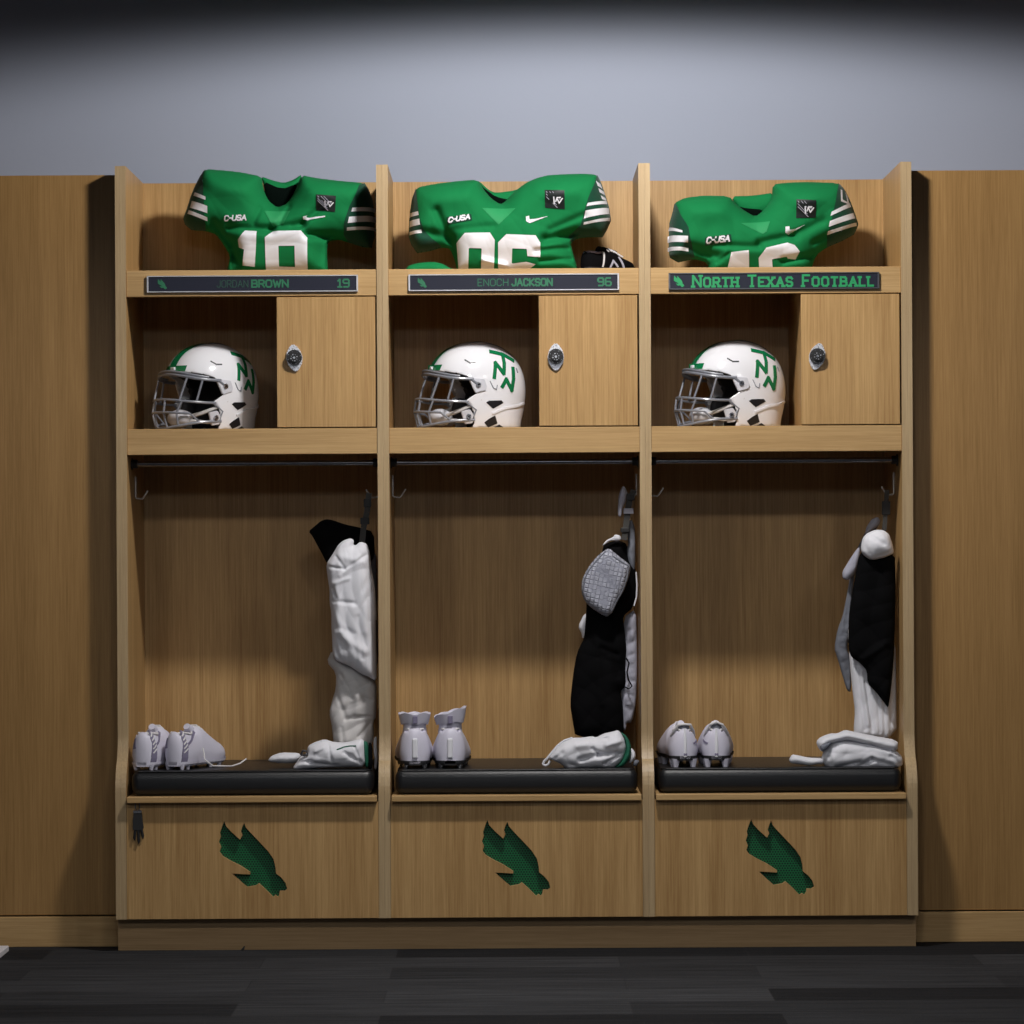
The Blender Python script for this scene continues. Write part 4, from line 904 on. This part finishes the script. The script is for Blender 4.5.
cloth('dark_towel', [(500, 560), (556, 520), (564, 700), (568, 1000), (572, 1350), (545, 1350), (520, 900)], .29, .02, .02, M['greycloth'], 'dark grey cloth strip between white shirt and divider, left locker', 'clothing', o=A1[0], s=A1[1])
strap('hook_strap', 'dark webbing strap with clip on the left locker\'s right hook', [(369, 493), (367, 512), (363.5, 528), (362, 543)], .13, .017, 'webbing', 'strap', [(364.8, 521, .026, .020, 'rubber'), (367.5, 503, .022, .024, 'rubber')])
cloth('white_strap', conv([(930, 150), (955, 130), (958, 200), (965, 330), (955, 410), (935, 400), (940, 330), (930, 250)], ((260, 720), 8.192), ((0, 0), 1.)), .10, .006, .006, M['whitecloth'], 'narrow white cloth strip hanging beside the green waistband, left locker', 'clothing', sm=1, h=.002, nz=.001)
# middle locker
B1 = ((560, 470), 7.31); B2 = ((560, 600), 6.827)
cloth('grey_pouch', [(430, 180), (460, 108), (490, 150), (485, 220), (460, 270), (445, 350), (422, 330), (425, 240)], .14, .012, .012, M['lavcloth'], 'small pale grey mitt on the hook, middle locker', 'glove', o=B1[0], s=B1[1], h=.002, nz=.001)
strap('hook_strap', 'grey and black webbing strap on the middle locker\'s right hook', [(634, 490), (629.5, 500), (627.5, 512), (626, 526), (624, 540)], .15, .018, 'webbing', 'strap', [(628.5, 511, .030, .017, 'lavcloth'), (630.5, 497, .024, .02, 'rubber'), (625, 530, .026, .014, 'rubber')])
cloth('grey_towel', [(480, 440), (520, 350), (550, 420), (552, 640), (545, 760), (500, 700), (485, 600), (500, 520)], .19, .015, .015, M['greycloth'], 'grey cloth draped behind the strap, middle locker', 'clothing', o=B1[0], s=B1[1], nz=.003, nf=40)
cloth('white_garment', conv([(430, 120), (520, 60), (528, 300), (528, 500), (520, 700), (490, 840), (455, 835), (450, 895), (430, 880), (410, 640), (440, 400)], B2, B1), .22, .018, .02, M['lavcloth'], 'pale grey shirt hanging along the right side, middle locker', 'shirt', o=B1[0], s=B1[1], nz=.003, nf=40,
      cr=[tuple(conv([(470, 200)], B2, B1)[0]) + tuple(conv([(480, 600)], B2, B1)[0]) + (.004, -.007)])
cloth('white_undershirt', conv([(122, 182), (165, 90), (260, 60), (260, 250), (150, 265), (148, 230)], B2, B1), .24, .015, .02, M['whitecloth'], 'white cloth corner poking out left of the black garment, middle locker', 'clothing', o=B1[0], s=B1[1])
blk = [(310, 560), (360, 525), (430, 515), (490, 540), (500, 640), (560, 730), (556, 930), (530, 1010)]
blk2 = conv([(430, 110), (440, 200), (455, 330), (445, 420), (450, 590), (410, 620), (430, 720), (435, 860), (430, 940), (105, 940), (85, 820), (68, 710), (90, 500), (115, 360), (165, 260), (175, 150), (180, 30)], B2, B1)
cloth('black_garment', blk + blk2 + [(200, 960), (300, 700)], .20, .04, .05, M['blackcloth'], 'long black garment hanging under the quilted pad, middle locker', 'clothing', o=B1[0], s=B1[1], nz=.004, nf=18,
      cr=[(350, 1020, 420, 1500, .01, -.012), (300, 1300, 420, 1350, .008, -.008), (250, 1100, 300, 1700, .012, .01)])
qp, qF = cloth('quilted_pad', [(318, 592), (360, 570), (420, 622), (470, 660), (518, 700), (505, 780), (470, 880), (420, 960), (385, 1040), (345, 1075), (300, 1055), (230, 1010), (180, 960), (155, 890), (160, 800), (200, 720), (260, 640)], .125, .032, .03, M['quilt'], 'grey quilted padded garment folded over the black clothing, middle locker', 'padded garment', o=B1[0], s=B1[1], nz=.0012, nf=18)
def rim(parent, pts, o, s, Y, F, rad, m, nm='piping'):
    w3 = []
    for a, b in pts:
        x, z = at(o[0] + a / s, o[1] + b / s, Y); w3.append(Vector((x, Y - float(F.front(x, z)) - .001, z)) - parent.location)
    return MB().tube(w3, rad, 8).build(nm, m, parent, smooth=True, local=True)
rim(qp, [(330, 598), (400, 640), (460, 680), (500, 705), (490, 780), (455, 880), (410, 960), (375, 1030)], B1[0], B1[1], .125, qF, .0025, M['greycloth'])
rim(qp, [(330, 598), (280, 650), (220, 720), (178, 800), (172, 890), (195, 950)], B1[0], B1[1], .125, qF, .0022, M['greycloth'])
cloth('white_band', [(305, 555), (340, 510), (390, 490), (400, 470), (440, 478), (450, 510), (420, 522), (370, 515), (330, 545)], .16, .012, .012, M['whitecloth'], 'white waistband loop just above the quilted pad, middle locker', 'clothing', o=B1[0], s=B1[1], h=.002, nz=.001)
x0, z0 = at(628, 658, .17)
MB().tube([(at(a, b, .17)[0], .17, at(a, b, .17)[1]) for a, b in ((626, 658), (629, 663), (627, 672), (628.5, 680), (632, 686), (629, 689), (625, 687))], .0022, 8).build('drawcord', M['blackcloth'], origin=(x0, .17, at(628, 689, .17)[1]), smooth=True)
tag(bpy.context.scene.objects[-1] if False else [o_ for o_ in bpy.data.objects if o_.name == 'drawcord'][0], 'thin black drawcord loop at the black garment\'s right edge, middle locker', 'cord')
MB().tube([(at(a, b, .15)[0], .15, at(a, b, .15)[1]) for a, b in ((636, 572), (637, 585), (636.5, 597), (634, 606))], .0022, 8).build('hanging_cord', M['whitecloth'], origin=(at(636, 606, .15)[0], .15, at(636, 606, .15)[1]), smooth=True)
tag([o_ for o_ in bpy.data.objects if o_.name == 'hanging_cord'][0], 'thin white cord hanging against the divider, middle locker', 'cord')
# right locker
C1 = ((825, 470), 7.31); C2 = ((825, 600), 6.827)
strap('hook_strap', 'black buckled strap on the right locker\'s right hook', [(887, 490), (886, 505), (885, 520), (884, 534)], .15, .013, 'webbing', 'strap', [(886, 508, .024, .04, 'rubber')])
cloth('grey_garment', [(390, 340), (405, 380), (350, 470), (290, 540), (262, 580), (230, 740), (210, 800), (195, 950), (200, 1150), (185, 1190)] + conv([(150, 330), (175, 400), (180, 630), (150, 620), (120, 520), (85, 400), (62, 330), (85, 200), (120, 110)], C2, C1) + [(150, 960), (180, 800), (200, 650), (270, 500), (330, 380)], .24, .016, .018, M['greycloth'], 'slim grey garment hanging left of the black cloth, right locker', 'clothing', o=C1[0], s=C1[1], nz=.003, nf=40,
      cr=[(160, 1000, 140, 1180, .004, -.006)])
cloth('pale_glove', [(250, 560), (258, 600), (245, 680), (215, 760), (170, 808), (130, 795), (125, 745), (170, 670), (215, 600)], .2, .016, .018, M['lavcloth'], 'pale lavender mitt hanging left of the white cap, right locker', 'glove', o=C1[0], s=C1[1], nz=.002, nf=50)
cloth('pale_sleeve', [(340, 360), (385, 340), (405, 370), (395, 410), (340, 440), (290, 480), (300, 420)], .21, .014, .015, M['lavcloth'], 'pale grey cuff bunched below the strap, right locker', 'clothing', o=C1[0], s=C1[1], nz=.002, nf=50)
cloth('white_shirt', conv([(155, 180), (200, 150), (470, 300), (484, 330), (486, 600), (492, 950), (200, 950), (195, 880), (205, 760), (190, 640), (175, 500), (165, 370)], C2, C1), .14, .03, .03, M['whitecloth'], 'long white shirt hanging below the black cloth, right locker', 'shirt', o=C1[0], s=C1[1], nz=.0025, nf=30, stretch=(1.6, .3),
      cr=[tuple(conv([(a, b)], C2, C1)[0]) + tuple(conv([(c, d)], C2, C1)[0]) + (w_, m_) for a, b, c, d, w_, m_ in ((215, 450, 270, 880, .005, -.009), (270, 560, 320, 890, .005, -.009), (350, 620, 370, 900, .004, -.008), (400, 700, 400, 930, .004, -.008), (240, 500, 290, 850, .006, .008), (470, 560, 440, 900, .005, -.006))])
cloth('black_garment', [(255, 590), (330, 620), (510, 600), (517, 800), (516, 1000)] + conv([(480, 20), (478, 200), (470, 400), (450, 620), (432, 740), (410, 710), (350, 630), (290, 570), (285, 480), (240, 430), (180, 390), (160, 340), (160, 150), (172, 20)], C2, C1) + [(190, 950), (215, 800)], .09, .03, .04, M['blackcloth'], 'black cloth tapering to a point below the white cap, right locker', 'clothing', o=C1[0], s=C1[1], nz=.004, nf=20,
      cr=[tuple(conv([(230, 420)], C2, C1)[0]) + tuple(conv([(400, 300)], C2, C1)[0]) + (.01, .012)])
cloth('skull_cap', [(262, 560), (275, 495), (310, 460), (370, 435), (430, 440), (470, 470), (490, 530), (502, 580), (500, 612), (440, 640), (335, 660), (290, 630), (265, 600)], .06, .045, .04, M['white'], 'rounded white skull cap on top of the black cloth, right locker', 'cap', o=C1[0], s=C1[1], nz=.002, nf=30,
      cr=[(350, 640, 470, 600, .005, -.008), (340, 490, 420, 540, .006, -.008), (290, 560, 330, 640, .006, -.006), (400, 460, 480, 560, .005, .006)])
# ================================================================== FOLDED PANTS ON THE SEATS
D1 = ((260, 720), 8.192)
def seat_item(name, label, o, s, Y, main, parts, cr, seed, T=.05, R=.035, extra=()):
    poly = clampbay(wpoly(main, Y, o, s, 1)); cx = float(poly[:, 0].mean())
    r = root(name, label, 'pants', (cx, Y, ZC))
    cre = [(at(o[0] + a / s, o[1] + b / s, Y), at(o[0] + c / s, o[1] + d / s, Y), wd, am) for a, b, c, d, wd, am in cr]
    F = Field(poly, Y, T, R, cre, (), .0022, 34, seed); sheet('folded_body', F, poly, M['whitecloth'], r, h=.0025)
    for nm, p, m, t, yy, rr in parts:
        q = clampbay(wpoly(p, yy, o, s, 1)); Fe = Field(q, yy, t, rr, (), (), .0012, 50, seed + 1); sheet(nm, Fe, q, M[m], r, h=.002)
    return r, F
r1, F1 = seat_item('football_pants', 'folded white pants with a green waistband, left locker seat', D1[0], D1[1], .0,
    [(265, 398), (300, 345), (330, 300), (385, 275), (392, 212), (450, 180), (530, 156), (600, 180), (700, 185), (825, 153), (850, 165), (866, 200), (868, 385), (700, 388), (500, 392), (400, 404), (310, 410)],
    [('waistband', [(842, 165), (890, 183), (892, 385), (866, 392), (850, 300)], 'trimgreen', .042, .0, .02), ('lining', [(885, 182), (918, 190), (926, 400), (880, 402)], 'blackcloth', .04, .01, .02), ('pant_leg', [(60, 338), (90, 295), (170, 265), (320, 268), (340, 300), (300, 352), (170, 356)], 'whitecloth', .04, .07, .025)],
    [(300, 345, 420, 330, .005, -.008), (560, 180, 590, 330, .005, -.006), (400, 340, 640, 370, .006, -.008), (700, 260, 840, 350, .006, -.007), (460, 250, 520, 220, .005, .006), (780, 210, 830, 340, .004, -.005)], 11)
rim(r1, [(635, 236), (690, 216), (740, 207), (792, 206)], D1[0], D1[1], .0, F1, .0020, M['trimgreen'], 'green_mark')
bx_, bz_ = at(D1[0][0] + 368 / D1[1], D1[0][1] + 262 / D1[1], .0)
b_ = MB().tube([(bx_ - .010, -.03, bz_ - .006), (bx_ - .004, -.034, bz_ + .006), (bx_ + .008, -.036, bz_ + .004), (bx_ + .010, -.036, bz_ - .006), (bx_, -.034, bz_ - .008), (bx_ - .010, -.03, bz_ - .006)], .0032, 8).build('buckle', M['darksteel'], r1, smooth=True)
D2 = ((535, 715), 8.904)
r2, F2 = seat_item('football_pants', 'crumpled white pants with a curling green waistband, middle locker seat', D2[0], D2[1], .0,
    [(120, 385), (180, 300), (250, 240), (340, 200), (400, 202), (510, 188), (545, 200), (610, 165), (680, 150), (740, 133), (770, 165), (800, 210), (812, 300), (780, 400), (700, 474), (640, 474), (560, 476), (400, 474), (290, 490), (240, 440), (160, 405)],
    [('waistband', [(760, 150), (800, 170), (835, 215), (858, 280), (852, 370), (800, 450), (720, 474), (700, 465), (770, 400), (806, 310), (800, 220)], 'trimgreen', .045, -.0, .02), ('waist_edge', [(852, 285), (890, 325), (897, 380), (862, 425), (828, 432), (850, 370)], 'whitecloth', .03, .01, .012), ('tag', [(880, 395), (936, 405), (905, 460), (870, 450)], 'greycloth', .01, .0, .01)],
    [(510, 215, 640, 200, .004, -.010), (510, 290, 560, 340, .005, -.010), (400, 390, 560, 350, .008, -.012), (560, 350, 720, 330, .007, -.012), (620, 430, 760, 340, .006, -.010), (240, 330, 180, 380, .006, -.006), (300, 430, 420, 470, .006, -.006), (640, 260, 760, 220, .008, .008), (360, 260, 460, 250, .01, .008)], 13)
rim(r2, [(70, 440), (80, 412), (110, 384), (150, 335), (200, 275), (260, 228), (335, 204)], D2[0], D2[1], .0, F2, .0036, M['whitecloth'], 'belt_loop')
rim(r2, [(70, 440), (95, 450), (118, 438), (135, 405)], D2[0], D2[1], .0, F2, .0036, M['whitecloth'], 'belt_loop')
D3 = ((785, 715), 8.192)
r3, F3 = seat_item('football_pants', 'folded white pants with a tail to the left, right locker seat', D3[0], D3[1], .0,
    [(296, 330), (370, 225), (500, 195), (700, 225), (900, 275), (968, 350), (972, 405), (930, 434), (850, 444), (700, 440), (500, 440), (370, 446), (310, 405)],
    [('folded_waist', [(255, 215), (290, 180), (370, 150), (430, 150), (490, 120), (560, 135), (700, 165), (925, 205), (922, 290), (850, 300), (700, 250), (560, 215), (480, 205), (400, 225), (340, 245), (300, 300), (270, 270)], 'whitecloth', .055, .0, .02), ('pant_leg', [(30, 370), (55, 322), (110, 330), (200, 350), (310, 352), (315, 398), (260, 404), (200, 418), (110, 402), (50, 398)], 'whitecloth', .025, -.01, .02), ('elastic_patch', [(286, 250), (320, 230), (368, 215), (378, 240), (340, 280), (312, 306), (292, 290)], 'greycloth', .02, -.035, .01)],
    [(600, 420, 700, 360, .008, -.014), (420, 420, 600, 380, .006, -.008), (700, 360, 860, 400, .007, -.008), (350, 300, 370, 400, .005, -.006), (700, 250, 900, 320, .008, .006), (860, 330, 930, 400, .006, -.007)], 17)
# ================================================================== SMALL THINGS
kx, kz = at(137, 803, BY - .02)
k = root('key_lanyard', 'black tasselled clip hanging below the left locker\'s seat board', 'key holder', (kx, BY - .008, kz - .12))
MB().tube([(kx - .006, BY - .008, kz + .003), (kx + .006, BY - .008, kz - .002), (kx + .006, BY - .008, kz - .022), (kx - .006, BY - .008, kz - .018), (kx - .006, BY - .008, kz + .003)], .002, 8).build('ring', M['darksteel'], k, smooth=True)
MB().box(kx - .012, kx + .012, BY - .013, BY - .002, kz - .030, kz - .022, .001, 1).build('clasp', M['steel'], k)
MB().prism([(kx - .011, kz - .030), (kx + .012, kz - .030), (kx + .017, kz - .072), (kx + .014, kz - .080), (kx - .013, kz - .078), (kx - .013, kz - .05)], BY - .012, BY - .001).build('strap_body', M['rubber'], k)
for dx, dz_ in ((-.009, -.108), (.003, -.118), (.015, -.104)):
    MB().tube([(kx + dx * .7, BY - .007, kz - .074), (kx + dx, BY - .008, kz + dz_ + .008), (kx + dx, BY - .008, kz + dz_)], [.004, .004, .0015], 8).build('tassel', M['rubber'], k, smooth=True)
bx0, bz0 = at(5, 949, -.12)
b = MB(); b.box(bx0 - .28, bx0, -.35, -.04, .0, .017, .002, 1)
bo = b.build('box_lid', M['boxwhite'], origin=(bx0 - .14, -.2, 0)); tag(bo, 'corner of a flat white box on the carpet at the picture\'s left edge', 'box')
cx_, cz_ = at(243, 947, -.05)
bo = MB().tube([(cx_ - .004, -.05, .0), (cx_, -.048, .004), (cx_ + .004, -.045, .012)], [.004, .004, .0015], 6).build('carpet_chip', M['debris'], origin=(cx_, -.05, 0)); tag(bo, 'tiny dark scrap standing on the carpet against the plinth', 'debris')

# repeats belong together
GROUPS = {'locker': 'open oak lockers in a row', 'football_helmet': 'white helmets on the locker shelves', 'football_jersey': 'green jerseys along the top shelf', 'seat_cushion': 'black seat pads in the lockers', 'football_pants': 'folded white pants on the seat pads', 'cleat': 'cleats set out in the lockers', 'hook_strap': 'webbing straps on the right-hand hooks', 'tall_cabinet': 'plain oak cabinets either side'}
for o in bpy.data.objects:
    g = GROUPS.get(o.name.split('.')[0])
    if g and o.parent is None: o['group'] = g
